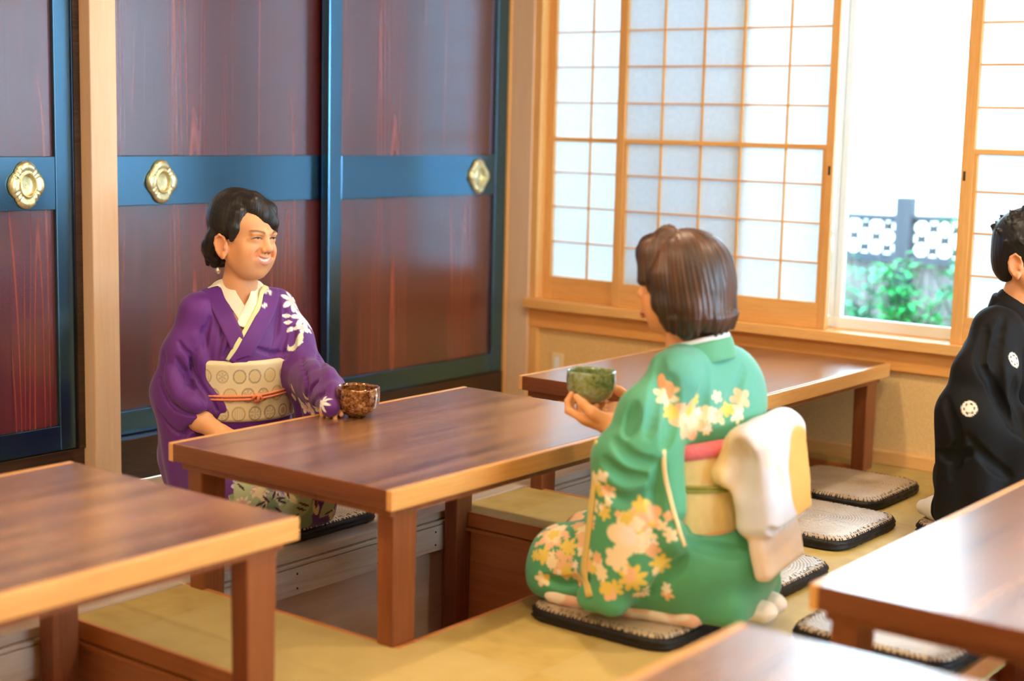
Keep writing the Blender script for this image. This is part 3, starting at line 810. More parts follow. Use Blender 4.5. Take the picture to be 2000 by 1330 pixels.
def hand(v, wrist, fw, up, thumb, sc=1.0, curl=(.35, .45, .35), spread=.0, k=.006, tcurl=.2, only=(0,1,2,3), tdir=None):
    """palm with four unequal fingers and a thumb; fw: towards the finger tips, up: out of the palm side, thumb: +1/-1 side"""
    fw = np.array(fw, float); fw /= np.linalg.norm(fw); up = np.array(up, float); up -= fw*(up @ fw); up /= np.linalg.norm(up); sd = np.cross(up, fw)*thumb
    w = np.array(wrist, float); P = lambda x, y, z: tuple(w+sc*(fw*x+sd*y+up*z))
    T, R = v.T, v.R; v.frame()
    v.chain([P(-.01, 0, 0), P(.02, .004, 0)], [.023*sc, .024*sc], k=.012)
    for y, r in ((.024, .0145), (.008, .015), (-.009, .0145), (-.025, .0135)): v.cap(P(.015, y*.6, 0), P(.078-abs(y-.006)*.25, y, 0), .016*sc, r*.85*sc, k=.012)
    L = ((.080, .027, (.036, .022, .018)), (.084, .009, (.040, .026, .019)), (.080, -.009, (.036, .024, .018)), (.070, -.026, (.028, .018, .016)))
    for i in only:
        x, y, seg = L[i]; a = 0; p = np.array(P(x, y, 0)); q = [p]; yy = (y*spread)
        for sgl, c in zip(seg, curl):
            a += c+(.06*i if c else 0); d = fw*math.cos(a)+up*math.sin(a)+sd*yy*6; p = p+sc*sgl*d; q.append(p)
        v.chain([tuple(z) for z in q], [.0092*sc, .0086*sc, .0078*sc, .0066*sc], k=.0035)
    td = tdir or (.55, .75, .35)
    a, b = P(.012, .018, .002), P(.038, .044, .010); c = P(.038+.030*td[0], .044+.030*td[1]*.6, .010+.030*td[2]); d = P(.038+.054*td[0], .044+.050*td[1]*.35, .012+.052*td[2])
    v.chain([a, b, c, d], [.015*sc, .0125*sc, .0105*sc, .0078*sc], k=.006)
    v.T, v.R = T, R
def flower(col, v, nrm_c, c, R, n=6, rot=0, outer=(1,1,1), inner=None, core=.18, fat=.5, depth=None):
    """print a flower on the cloth round the surface point c (nrm_c: normal there)"""
    t1 = np.cross((0, 0, 1), nrm_c); t1 /= np.linalg.norm(t1)+1e-9; t2 = np.cross(nrm_c, t1); q = v-c
    near = (np.abs(q) < R*1.1).all(1); i = np.nonzero(near)[0]
    if not len(i): return col
    q = q[i]; a, b = q @ t1, q @ t2; r = np.hypot(a, b)/R; th = np.arctan2(b, a)+rot
    e = np.abs(((th*n/(2*math.pi)) % 1)-.5)*2; lim = (1-e**1.6*(1-fat)) if n else 1+0*e
    lim = np.where(np.abs(q @ nrm_c) < (depth or R), lim, 0)
    m = sstep(lim+.05, lim-.05, r); cc = fill(len(i), outer)
    if inner is not None: cc = blend(cc, sstep(.75, core, r), inner)
    col[i] = col[i]*(1-m[:, None])+cc*m[:, None]; return col
def leafp(col, v, nrm_c, c, L, W, rot, color):
    t1 = np.cross((0, 0, 1), nrm_c); t1 /= np.linalg.norm(t1)+1e-9; t2 = np.cross(nrm_c, t1); q = v-c
    i = np.nonzero((np.abs(q) < L*1.2).all(1))[0]
    if not len(i): return col
    q = q[i]; a, b = q @ t1, q @ t2; x = a*math.cos(rot)+b*math.sin(rot); y = -a*math.sin(rot)+b*math.cos(rot)
    t = np.clip(x/L*.5+.5, 0, 1); m = sstep(1.1, .9, np.abs(y)/(W*np.sin(np.pi*t)**.7+1e-5))*(np.abs(x) < L)*(np.abs(q @ nrm_c) < L)
    col[i] = col[i]*(1-m[:, None])+np.array(color)*m[:, None]; return col
def ribbon(name, mat, parent, pts, nrm, width, thick=.003, wid2=None, paint=None, base=(1,1,1)):
    """a folded band of cloth laid along surface points, standing a little proud"""
    pts = np.array(pts, float); nrm = np.array(nrm, float); n = len(pts); C = 20; V = []
    prof = [(-1, -1.0)]+[(-math.cos(math.pi*k/(C-1)), .15+1.0*(1-abs(math.cos(math.pi*k/(C-1)))**8)) for k in range(C)]+[(1, -1.0)]
    for i in range(n):
        t = pts[min(i+1, n-1)]-pts[max(i-1, 0)]; t /= np.linalg.norm(t); s_ = np.cross(nrm[i], t); s_ /= np.linalg.norm(s_)
        w = (width if wid2 is None else width+(wid2-width)*i/(n-1))/2
        for a, h in prof: V.append(pts[i]+s_*w*a+nrm[i]*thick*h)
    m = len(prof); V = np.array(V); F = []
    for i in range(n-1):
        for k in range(m): F.append((i*m+k, (i+1)*m+k, (i+1)*m+(k+1) % m, i*m+(k+1) % m))
    for r in (0, n-1):
        for k in range((m-2)//2): F.append((r*m+k, r*m+k+1, r*m+m-2-k, r*m+m-1-k) if r == 0 else (r*m+m-1-k, r*m+m-2-k, r*m+k+1, r*m+k))
    F = np.array(F); col = fill(len(V), base)
    if paint: col = paint(V, col)
    return np_mesh(name, V, F, mat, parent, np.clip(col, 0, 1))
def dense(pts, n=24):
    """smooth curve through control points"""
    p = np.array(pts, float); m = len(p); out = []
    q = np.vstack([2*p[0]-p[1], p, 2*p[-1]-p[-2]])
    for k in range(n):
        t = k/(n-1)*(m-1); i = min(int(t), m-2); f = t-i; a, b, c, d = q[i], q[i+1], q[i+2], q[i+3]
        out.append(.5*((2*b)+(-a+c)*f+(2*a-5*b+4*c-d)*f*f+(-a+3*b-3*c+d)*f**3))
    return np.array(out)
# ---------------------------------------------------------------- heads
def head(v, T, R, sc=1.0, smile=1.0, female=True):
    """skull, face, ears and neck root; head frame: x out of the face, y left, z up, origin at eye level between the ears"""
    R0, T0 = v.R, v.T
    v.frame(T, R*sc)    # scaled frame for points
    Rr = R
    def E(c, r, k=.012, op='+', rot=None): v.R = R*sc; cc = v.P(c); v.frame((0,0,0)); v.ell(cc, np.array(r)*sc if not np.isscalar(r) else r*sc, k, op, R=Rr if rot is None else Rr @ rot); v.frame(T, R*sc)
    def C(a, b, ra, rb=None, k=.008, op='+'): v.frame(T, R*sc); v.cap(a, b, ra*sc, (ra if rb is None else rb)*sc, k, op)
    def CH(p, r, k=.008, op='+'):
        r = r if isinstance(r, (list, tuple)) else [r]*len(p)
        for i in range(len(p)-1): C(p[i], p[i+1], r[i], r[i+1], k, op)
    E((-.014, 0, .028), (.092, .073, .080))
    E((.036, 0, .030), (.047, .058, .048), .02)
    E((.030, 0, -.030), (.056, .060, .062), .02)
    E((.036, 0, -.068), (.042, .046, .034), .02)
    E((.055, 0, -.094), (.022, .027, .0185), .024)
    for s_ in (-1, 1):
        E((.056, s_*.036, -.034), (.025, .024, .024), .018)
        E((.050, s_*.036, -.060), (.024, .022, .026), .02)
        C((-.006, s_*.050, -.050), (.038, s_*.032, -.088), .014, .012, .03)
        E((.0905, s_*.030, .000), (.014, .016, .010), .012, '-')
        E((.0705, s_*.030, -.002), (.0130, .0165, .0115), .006)
        C((.086, s_*.014, .016), (.076, s_*.044, .014), .006, .004, .012)
        C((.073, s_*.020, -.008), (.066, s_*.043, -.006), .0075, .005, .008)
    C((.080, 0, .008), (.093, 0, -.022), .0065, .0090, .012)
    E((.0950, 0, -.0265), (.0110, .0120, .0095), .008)
    for s_ in (-1, 1):
        E((.087, s_*.0125, -.031), (.0095, .0078, .0070), .006)
        E((.091, s_*.0065, -.0375), (.0045, .0035, .003), .003, '-')
    E((.074, 0, -.056), (.016, .027, .019), .014)
    if smile > .5:
        arc = lambda w, z, c, x0: [(x0-13.0*(t*w)**2, t*w, z+c*t*t) for t in np.linspace(-1, 1, 9)]
        CH(arc(.027, -.0515, .0055, .0875), [.0016,.0024,.0028,.0030,.0032,.0030,.0028,.0024,.0016], .003)
        CH(arc(.025, -.0665, .0150, .0860), [.0018,.0034,.0044,.0048,.0050,.0048,.0044,.0034,.0018], .003)
        CH(arc(.0245, -.0575, .0100, .0905), [.0022,.0038,.0046,.0050,.0052,.0050,.0046,.0038,.0022], .0015, '-')
        for s_ in (-1, 1): CH([(.0835, s_*.019, -.030), (.079, s_*.028, -.040), (.0745, s_*.0335, -.050)], [.0016,.0022,.0014], .012, '-')
    else:
        CH([(.0935-9*(t*.022)**2, t*.022, -.066) for t in np.linspace(-1, 1, 7)], [.002,.004,.005,.0045,.005,.004,.002], .004)
        CH([(.0925-9*(t*.020)**2, t*.020, -.074) for t in np.linspace(-1, 1, 7)], [.002,.004,.0055,.006,.0055,.004,.002], .004)
    for s_ in (-1, 1):
        er = rotm(0, 0, s_*-18) @ rotm(s_*0, -12, 0)
        E((-.006, s_*.075, -.031), (.020, .0075, .032), .006, '+', er)
        E((-.001, s_*.0820, -.027), (.0100, .0058, .020), .004, '-', er)
        E((.004, s_*.0775, -.055), (.0085, .006, .010), .005)
        CH([(-.002, s_*.082, -.056), (-.014, s_*.0845, -.042), (-.0205, s_*.0865, -.024), (-.018, s_*.0865, -.008), (-.008, s_*.0845, .0005), (.004, s_*.0795, -.006), (.008, s_*.077, -.016)], [.0026,.0030,.0033,.0034,.0034,.0030,.0024], .003)
        E((.008, s_*.0785, -.033), (.005, .003, .007), .003)
    v.R, v.T = R0, T0
def head_paint(v, T, R, sc, base, smile=1.0, lips=(.66,.27,.20)):
    """colours of skin, brows, eyes, lips, teeth"""
    q = (v-np.array(T)) @ R/sc; x, y, z = q.T; n = len(v)
    col = fill(n, base)*(1+.04*snoise(v, 60, 3))[:, None]
    hd = (np.abs(x) < .13) & (np.abs(y) < .10) & (np.abs(z) < .13)
    H = hd & (x > .028)
    g = lambda m, c: blend(col, np.clip(m, 0, 1)*H, c)
    ay = np.abs(y)
    col = g(np.exp(-((ay-.040)/.018)**2-((z+.038)/.016)**2)*.5, np.array(base)*np.array((1.08, .70, .62)))
    col = g(np.exp(-((ay)/.010)**2-((z+.034)/.010)**2)*.25, np.array(base)*np.array((1.05, .78, .70)))
    # brows
    bz = .0150+.0055*np.sin(np.clip((ay-.012)/.036, 0, 1)*math.pi*.8)
    col = g(.8*sstep(.0040, .0014, np.abs(z-bz)*.9)*sstep(.010, .016, ay)*sstep(.050, .044, ay), (.045, .022, .012))
    # laughing eyes: dark lash line, a sliver of eye beneath
    ez = -.0005+.0042*(1-((ay-.031)/.0165)**2)
    ins = sstep(.0175, .0155, np.abs(ay-.031))
    if smile > .5:
        col = g(.55*ins*sstep(.0040, .0015, np.abs(z-ez+.001)), np.array(base)*.30)
    else:
        col = g(ins*sstep(.0016, .0008, np.abs(z-ez)), (.02, .012, .010))
    col = g(.35*sstep(.0180, .0150, np.abs(ay-.031))*sstep(.0011, .0004, np.abs(z-ez-.0055)), np.array(base)*.5)
    # nostrils
    col = g(sstep(.0042, .0026, np.hypot(ay-.0068, z+.0382))*.8, (.10, .03, .02))
    # mouth
    if smile > .5:
        t = np.clip(y/.026, -1.2, 1.2); up = -.0525+.0050*t*t; lo = -.0635+.0140*t*t; mid = (up+lo)/2
        inn = (ay < .0262)
        col = g(inn*sstep(.0030, .0020, np.abs(z-up-.0008)), lips)
        col = g(inn*sstep(.0058, .0044, np.abs(z-lo+.0030)), lips)
        tm = inn*sstep(0, .0012, up-.0012-z)*sstep(0, .0012, z-lo-.0012)*(ay < .0245)
        col = g(tm, (.82, .76, .66))
        sep = np.abs(((y/.0068)+.5) % 1-.5)
        col = g(tm*sstep(.09, .04, sep)*.35, (.45, .32, .26))
        col = g(.5*inn*sstep(.0238, .0252, ay)*sstep(.003, .0018, np.abs(z-mid)), (.25, .08, .05))
    else:
        col = g((ay < .022)*sstep(.0085, .0065, np.abs(z+.070)), lips); col = g((ay < .021)*sstep(.0014, .0006, np.abs(z+.070)), (.15, .04, .03))
    ear = hd & (ay > .070) & (x < .01)
    col = blend(col, ear*.35, np.array(base)*np.array((1.05, .72, .62)))
    return np.clip(col, 0, 1)
def strands(v, T, R, amp, f, seed=0, axis=(0, 0, 1)):
    def fn(x, y, z):
        q = (np.stack([x, y, z], 1)-T) @ R; r = np.random.RandomState(seed)
        a = np.arctan2(q[:, 1], q[:, 0]+.02); el = np.arctan2(q[:, 2], np.hypot(q[:, 0], q[:, 1]))
        s_ = a*f+1.2*np.sin(el*3+1)+.5*np.sin(a*5); return amp*(.6*np.sin(s_)+.4*np.sin(s_*2.37+el*4)+.3*np.sin(s_*.43+el*5))
    v.disp(fn)

# ---------------------------------------------------------------- the woman in purple
M['lash'] = plain('dark_lash', lin(28, 18, 16), .35)
SK = lin(224, 163, 114)
def purple_woman():
    Fg = Figure(-3.13, 2.835, -22)
    T = np.array([.024, .010, .784]); R = rotm(0, 0, 24) @ rotm(0, 3, 0) @ rotm(-3, 0, 0)
    B = Vol((-.30, -.36, .0), (.62, .34, .92), .0022)
    B.ell((-.05, 0, .20), (.13, .16, .11), .02); B.chain([(-.03, 0, .22), (0, 0, .40), (.0, 0, .52)], [.10, .09, .085], .03, fl=None)
    B.ell((.0, 0, .46), (.085, .125, .12), .04); B.cap((0, -.105, .565), (0, .105, .565), .034, k=.05)
    B.chain([(-.008, 0, .57), (.005, .004, .64), (.010, .006, .70)], [.060, .045, .043], .02)
    for s_ in (-1, 1):
        B.chain([(-.04, s_*.08, .19), (.28, s_*.065, .12)], [.085, .06], .02); B.chain([(.28, s_*.065, .10), (-.12, s_*.06, .08)], [.05, .035], .02)
        B.cap((-.12, s_*.05, .075), (-.20, s_*.03, .065), .032, .02, .02)
    wl = Fg.M @ (np.array(uz_(646, 806, .368))-Fg.o)       # left fingertips rest on the table by the bowl
    wrist_l = wl-np.array([.140, -.060, -.030])
    B.chain([(0, -.115, .555), (-.01, -.175, .36), (.10, -.145, .300), (.155, -.115, .275)], [.040, .036, .031, .023], .015)
    B.chain([(0, .110, .550), (.11, .150, .40), tuple(wrist_l)], [.034, .028, .021], .015)
    hand(B, (.155, -.115, .275), (1, .8, -.45), (-.1, .2, -1), 1, .90, curl=(.15, .2, .2))
    hand(B, wrist_l, wl-wrist_l, (.1, .1, -1), -1, .92, curl=(.10, .15, .15))
    head(B, T, R, 1.0, 1.0)
    v, f = B.mesh(1); col = head_paint(v, T, R, 1.0, SK)
    body = np_mesh('person', v, f, M['skin'], None, col)
    tag(body, 'smiling woman in purple floral kimono kneeling behind the table with the brown bowl', 'person')
    Fg.place(body)
    for s_ in (-1, 1):
        yy = np.linspace(.0145, .0540, 12); zz = -.0012+.0048*(1-((yy-.032)/.0190)**2)
        q = np.stack([.086+0*yy, s_*yy, zz], 1) @ R.T+T; q = B.snap(q, .0, 8)
        MB().tube([tuple(p) for p in q], [.0006, .0010, .0013, .0015, .0016, .0016, .0015, .0014, .0013, .0012, .0009, .0005], 6).build('eyelash', M['lash'], body)
        q = B.snap(np.array([[.086, s_*.0300, .0012]]) @ R.T+T, -.0008, 8)[0]; rv = (R @ np.array([1, s_*.25, 0])); 
        e_ = MB(); bmesh.ops.create_uvsphere(e_.bm, u_segments=12, v_segments=8, radius=.0032); bmesh.ops.scale(e_.bm, vec=(.6, 1.5, .75), verts=e_.bm.verts[:]); eo = e_.build('eye', M['lash'], body); eo.location = tuple(q); eo.rotation_euler = (0, 0, math.atan2(rv[1], rv[0]))
    # hair: swept back, side parted fringe, curled bun at the nape
    Hv = Vol(T-np.array([.15, .14, .14]), T+np.array([.15, .14, .14]), .0018); Hv.frame(T, R)
    Hv.ell((-.022, 0, .034), (.095, .079, .086), .01); Hv.ell((-.040, 0, .056), (.066, .064, .066), .03)
    Hv.ell((.118, -.018, -.058), (.094, .085, .090), .012, '-')
    Hv.ell((.020, 0, -.115), (.12, .12, .070), .014, '-')
    Hv.chain([(.010, -.030, .100), (.046, -.018, .090), (.060, .004, .068), (.068, .028, .043), (.060, .052, .019)], [.018, .023, .026, .021, .011], .012)
    Hv.chain([(.052, -.026, .076), (.067, -.002, .053), (.071, .024, .032)], [.016, .017, .012], .01)
    Hv.chain([(.010, .020, .100), (.048, .036, .074), (.046, .056, .034)], [.022, .022, .014], .014)
    Hv.chain([(.028, -.052, .060), (.026, -.064, .022), (.022, -.068, -.010)], [.018, .014, .006], .012)
    Hv.chain([(.034, .054, .050), (.018, .068, .020), (.010, .072, -.012)], [.016, .012, .005], .012)
    Hv.ell((-.080, -.012, -.042), (.032, .044, .042), .012)
    rs = np.random.RandomState(5)
    for i in range(26):
        a, e = rs.uniform(0, 6.28), rs.uniform(-1.3, 1.1); c = np.array([-.080, -.014, -.046])+np.array([.028*math.cos(a)*math.cos(e), .042*math.sin(a)*math.cos(e), .046*math.sin(e)])
        Hv.ell(c, (.012, .013, .010), .004); 
        if i % 2: Hv.cap(c, c+rs.normal(size=3)*.012, .006, .002, .004)
    for p in (((-.055, -.064, -.010), (-.075, -.050, -.060), (-.070, -.030, -.082)), ((-.050, -.060, .0), (-.080, -.056, -.035), (-.10, -.03, -.09))): Hv.chain(p, [.016, .015, .007], .01)
    Hv.frame(); strands(Hv, T, R, .0005, 90, 1)
    hv, hf = Hv.mesh(1); n = len(hv)
    np_mesh('hair', hv, hf, M['hair_black'], body, fill(n, (.012, .010, .010))+np.clip(.010*snoise(hv, 400, 2), 0, 1)[:, None])
    # kimono
    hair = [c for c in COL.objects if c.parent == body and c.name.startswith('hair')][0]; q = T+R @ np.array([-.050, -.038, -.102])
    MB().lathe([(.001, -.010), (.006, -.007), (.008, 0), (.005, .008), (.001, .010)], 12, tuple(q)).build('hair_ornament', plain('silver_ornament', (.8, .82, .84), .2, metal=.9), hair)
    K = Vol((-.34, -.40, .03), (.60, .42, .68), .0030)
    K.ell((-.06, 0, .17), (.17, .20, .13), .03); K.chain([(-.02, 0, .20), (0, 0, .44)], [.125, .118], .03); K.ell((0.0, 0, .30), (.128, .152, .16), .03)
    K.ell((.0, 0, .465), (.114, .142, .125), .03); K.cap((-.005, -.100, .572), (-.005, .105, .574), .046, k=.06)
    K.cap((-.02, 0, .57), (.0, 0, .61), .066, .060, .03)
    for s_ in (-1, 1): K.cap((-.012, s_*.045, .610), (-.008, s_*.112, .585), .034, .042, .03)
    for s_ in (-1, 1):
        K.chain([(-.04, s_*.09, .17), (.30, s_*.075, .120)], [.115, .082], .03)
    K.cap((.0, 0, .10), (.31, 0, .09), .07, .06, .04)
    K.rbox((.07, 0, .075), (.28, .150, .034), .03, .03)
    # sleeves: upper arm, elbow, wide hanging bag
    K.chain([(0, -.112, .566), (-.002, -.146, .46), (-.0, -.165, .365)], [.050, .064, .070], .03)
    K.chain([(-.0, -.165, .365), (.050, -.155, .335), (.085, -.150, .320)], [.072, .062, .050], .03)
    for a, b, r0, r1 in (((-.02, -.180, .35), (-.005, -.180, .12), .050, .030), ((.03, -.195, .33), (.055, -.180, .08), .042, .028), ((.065, -.180, .31), (.10, -.150, .09), .036, .024)): K.cap(a, b, r0, r1, .035)
    el = np.array([.110, .148, .405]); wr = wrist_l
    K.chain([(0, .118, .568), (.03, .142, .49), tuple(el)], [.050, .062, .062], .03)
    K.chain([tuple(el), tuple(el*.5+wr*.5), tuple(wr+(wl-wr)*.40)], [.062, .052, .036], .02)
    K.cap(tuple(wr), tuple(wr+(wl-wr)*.90+np.array([-.004, 0, .006])), .040, .025, .02)
    for t_, d_ in ((.05, .22), (.35, .20), (.65, .16), (.85, .12)):
        p = el+(wr-el)*t_; K.cap(tuple(p), tuple(p-np.array([.02, -.015, d_])), .040, .020, .03)
    K0 = Vol(K.lo, K.lo+.01, K.h); K0.n = K.n; K0.V = K.V.copy()
    # neck opening
    K.frame(); K.ell((.020, .004, .640), (.055, .050, .060), .012, '-'); K.ell((.085, .000, .590), (.050, .034, .075), .012, '-')
    # cuff openings
    K.ell((.140, -.128, .285), (.045, .045, .034), .01, '-')
    # folds measured on the photograph
    on = lambda pts: Fg.on(K, pts)
    for pts, r, dp in (
        ([(397, 640), (385, 690), (372, 740), (352, 790)], .016, .010), ([(410, 620), (400, 665), (398, 700)], .012, .007),
        ([(330, 640), (345, 700), (372, 750), (400, 790)], .016, .009), ([(312, 740), (340, 790), (378, 806), (410, 804)], .014, .010),
        ([(320, 690), (322, 730), (332, 765)], .012, .006), ([(350, 668), (380, 720), (402, 762), (425, 800)], .013, .008),
        ([(352, 858), (372, 838), (395, 826)], .012, .008), ([(308, 800), (330, 832), (360, 846)], .010, .005),
        ([(440, 620), (432, 660), (424, 700)], .009, .004), ([(462, 640), (450, 672), (436, 698)], .009, .004),
        ([(545, 585), (540, 640), (528, 690)], .008, .004), ([(556, 600), (560, 650), (545, 695)], .008, .004),
        ([(575, 640), (570, 680), (556, 702)], .014, .010), ([(500, 680), (530, 690), (560, 688)], .010, .005),
        ([(612, 640), (622, 690), (636, 735)], .012, .006), ([(590, 700), (600, 750), (604, 790)], .012, .006), ([(640, 700), (622, 745), (605, 770)], .014, .009),
        ([(655, 740), (632, 770), (612, 790)], .010, .006)):
        h = on(pts)
        if len(h) > 1: K.groove(dense(h, 14), r*.62, dp*1.15, .007)
    for pts, r in (([(385, 660), (400, 730), (440, 800)], .010), ([(322, 712), (352, 772), (392, 795)], .011), ([(600, 600), (618, 660), (640, 720), (652, 770)], .010)):
        h = on(pts)
        if len(h) > 1: K.groove(dense(h, 14), r, .004, .022, up=True)
    K.disp(lambda x, y, z: .0016*snoise(np.stack([x, y, z*.55], 1), 38, 9))
    v, f = K.mesh(1); n = len(v); pur = lin(92, 28, 120)
    col = fill(n, pur)*(1+.08*snoise(v, 18, 4))[:, None]
    # printed flowers
    WH, PK, CR, GR = (.88, .84, .82), (.85, .55, .55), (.86, .72, .52), (.42, .46, .30)
    def st(x, y, R_, n_=6, rot=0, o=WH, i=None, fat=.55):
        nonlocal col
        h = K.hit(Fg.eye, Fg.ray(x, y))
        if h is None: return
        col = flower(col, v, K.grad(h)[0], h, R_, n_, rot, o, i, .15, fat)
    def lf(x, y, L, W, rot, c=WH):
        nonlocal col
        h = K.hit(Fg.eye, Fg.ray(x, y))
        if h is not None: col = leafp(col, v, K.grad(h)[0], h, L, W, rot, c)
    st(570, 588, .034, 6, .3, WH, PK, .35); st(582, 592, .022, 5, .9, CR, None, .4); st(592, 622, .040, 8, .2, WH, (.90, .78, .86), .4); st(598, 608, .024, 6, .6, WH, (.86, .9, .72), .5); st(590, 640, .022, 5, .2, WH, PK, .4)
    for x, y, a in ((520, 549, 0), (516, 560, .6), (518, 571, .2), (526, 574, 1.4), (512, 599, .1), (531, 552, -.4)): lf(x, y, .009, .0052, a)
    for x, y, a in ((560, 617, .1), (563, 630, .3), (566, 643, .8), (604, 646, 2.2)): lf(x, y, .011, .0062, a, WH)
    lf(585, 663, .026, .009, 1.15, (.66, .66, .46)); lf(578, 676, .020, .008, 1.15, (.74, .72, .52))
    for x, y, a, c in ((572, 760, 1.6, CR), (574, 775, 1.4, CR), (568, 790, 1.3, GR), (586, 783, 1.2, CR), (596, 776, 2.2, CR)): lf(x, y, .015, .007, a, c)
    st(608, 800, .026, 6, .3, CR, (.80, .42, .34), .5); st(628, 788, .024, 7, .2, WH, None, .35); st(596, 796, .020, 5, .1, CR, PK, .5); st(622, 800, .018, 5, .7, WH, CR, .5)
    # skirt front over the knees: leaves and blossoms
    rs = np.random.RandomState(12)
    sk = (v[:, 2] < .235) & (v[:, 0] > -.12)
    for k in range(120):
        x, y = rs.uniform(440, 660), rs.uniform(900, 1040); h = K.hit(Fg.eye, Fg.ray(x, y))
        if h is None or h[2] > .24 or (x < 446): continue
        nn = K.grad(h)[0]; kind = k % 5
        if kind == 0: col = leafp(col, v, nn, h, .040, .024, rs.uniform(0, 3), lin(172, 184, 142))
        elif kind == 1: col = leafp(col, v, nn, h, .034, .019, rs.uniform(0, 3), lin(132, 152, 112))
        elif kind == 2: col = flower(col, v, nn, h, .024, 9, rs.uniform(0, 3), lin(232, 214, 186), lin(196, 150, 140), .2, .35)
        elif kind == 3: col = leafp(col, v, nn, h, .024, .009, rs.uniform(0, 3), lin(226, 206, 160))
        else: col = flower(col, v, nn, h, .022, 6, rs.uniform(0, 3), lin(196, 188, 214), lin(120, 96, 170), .2, .45)
    for k in range(26):
        x, y = rs.uniform(470, 650), rs.uniform(925, 1030); h = K.hit(Fg.eye, Fg.ray(x, y))
        if h is not None and h[2] < .22: col = leafp(col, v, K.grad(h)[0], h, .015, .0035, rs.uniform(0, 3), lin(70, 26, 52))
    kim = np_mesh('kimono', v, f, M['silk'], body, np.clip(col, 0, 1)); kim['label'] = 'purple silk kimono with white blossoms'
    # collars, following the chest
    def band(name, pts, w, off, c, w2=None, th=.003):
        h = Fg.on(K, pts)
        if len(h) < 2: return
        h = dense(h, 20)
        for _ in range(2): h[1:-1] = (h[:-2]+h[1:-1]*2+h[2:])/4
        nn = K.grad(h)
        for _ in range(6): nn[1:-1] = (nn[:-2]+nn[1:-1]+nn[2:])/3
        nn /= np.linalg.norm(nn, axis=1, keepdims=True)
        return ribbon(name, c, body, h+nn*off, nn, w, th, wid2=w2)
    cream, green, purp = lin(244, 234, 204), lin(206, 210, 150), pur
    def band(name, pts, w, off, c, w2=None, th=.0022, paint=None, start=()):
        h = Fg.on(K0, pts)
        if len(start): h = np.vstack([K0.snap(np.array(start, float)), h])
        h = dense(h, 60)
        for _ in range(6): h[1:-1] = (h[:-2]+h[1:-1]*2+h[2:])/4
        nn = K0.grad(h)
        for _ in range(30): nn[1:-1] = (nn[:-2]+nn[1:-1]+nn[2:])/3
        nn /= np.linalg.norm(nn, axis=1, keepdims=True)
        return ribbon(name, M['silk'], body, h+nn*off, nn, w, th, wid2=w2, base=c, paint=paint)
    def petals(v_, c_):
        for x, y, a_ in ((520, 549, 0), (516, 560, .6), (518, 571, .2), (526, 574, 1.4), (512, 599, .1), (531, 552, -.4)):
            h = K0.hit(Fg.eye, Fg.ray(x, y))
            if h is not None: c_ = leafp(c_, v_, K0.grad(h)[0], h+K0.grad(h)[0]*.01, .0095, .0058, a_, WH)
        return c_
    LB, RB = [(-.072, -.010, .612), (-.050, -.050, .612), (-.012, -.068, .612)], [(-.072, .010, .612), (-.050, .050, .612), (-.005, .070, .610)]
    band('under_collar', [(436, 552), (452, 580), (469, 606), (482, 630)], .036, .001, cream, .034, .0012, start=LB)
    band('under_collar', [(502, 560), (495, 588), (482, 616), (474, 640)], .036, .003, cream, .036, .0012, start=RB)
    band('collar', [(412, 562), (428, 596), (446, 632), (461, 664), (474, 700)], .056, .005, purp, .044, start=[(a_-.010, b_-.006, c_-.014) for a_, b_, c_ in LB])
    band('collar_piping', [(508, 572), (503, 596), (489, 630), (468, 666), (446, 704)], .015, .007, green, None, .0014, start=[(a_-.002, b_+.002, c_-.006) for a_, b_, c_ in RB])
    band('collar', [(528, 566), (522, 600), (506, 636), (486, 672), (460, 712)], .046, .0075, purp, .044, paint=petals, start=[(a_-.010, b_+.006, c_-.014) for a_, b_, c_ in RB])
    # obi with roundels, cord and knot
    Ob = Vol((-.24, -.22, .24), (.20, .22, .50), .0024)
    Ob.ecyl((.0, .004, .370), .135, .158, .084, .012, R=rotm(0, 0, 0)); Ob.rbox((-.165, 0, .37), (.045, .115, .095), .03, .02)
    ov, of = Ob.mesh(1); th = np.arctan2(ov[:, 1], ov[:, 0]); U = th*.150; Z = ov[:, 2]-.366
    oc = fill(len(ov), lin(222, 206, 164))*(1+.05*snoise(ov, 90, 7))[:, None]
    rs = np.random.RandomState(3)
    for r_, z0 in enumerate((-.055, -.004, .047)):
        for j in range(-9, 10):
            u0 = (j+(.5 if r_ % 2 else 0)+rs.uniform(-.06, .06))*.050; rad = rs.uniform(.017, .0205); d = np.hypot(U-u0, Z-z0); dk = lin(142, 122, 92) if rs.rand() < .6 else lin(176, 150, 104)
            oc = blend(oc, sstep(rad+.0012, rad, d)*sstep(rad-.0045, rad-.0032, d)*.8, dk)
            inn = sstep(rad-.005, rad-.006, d); kind = rs.randint(4)
            if kind == 0: oc = blend(oc, inn*.5, lin(206, 178, 110))
            elif kind == 1: oc = blend(oc, inn*sstep(.4, .6, np.abs(np.sin(np.arctan2(Z-z0, U-u0)*3)))*.5, lin(150, 128, 104))
            elif kind == 2: oc = blend(oc, inn*(np.sin(U*900) > 0)*.35, lin(164, 138, 92))
            else: oc = blend(oc, inn*sstep(.010, .008, d)*.6, lin(168, 112, 70))
    obi = np_mesh('obi', ov, of, M['brocade'], body, np.clip(oc, 0, 1)); obi['label'] = 'cream brocade sash with woven roundels'
    cord = plain('salmon_cord', lin(232, 140, 100), .6, .3, 600, .15)
    mb = MB()
    for dz in (.0045, -.0045):
        mb.tube([(.1395*math.cos(a), .004+.163*math.sin(a), .356+dz+.016*max(0, math.sin(a))) for a in np.linspace(-1.9, 1.9, 40)], .0036, 8)
    mb.build('sash_cord', cord, obi)
    mb = MB(); kx = .144
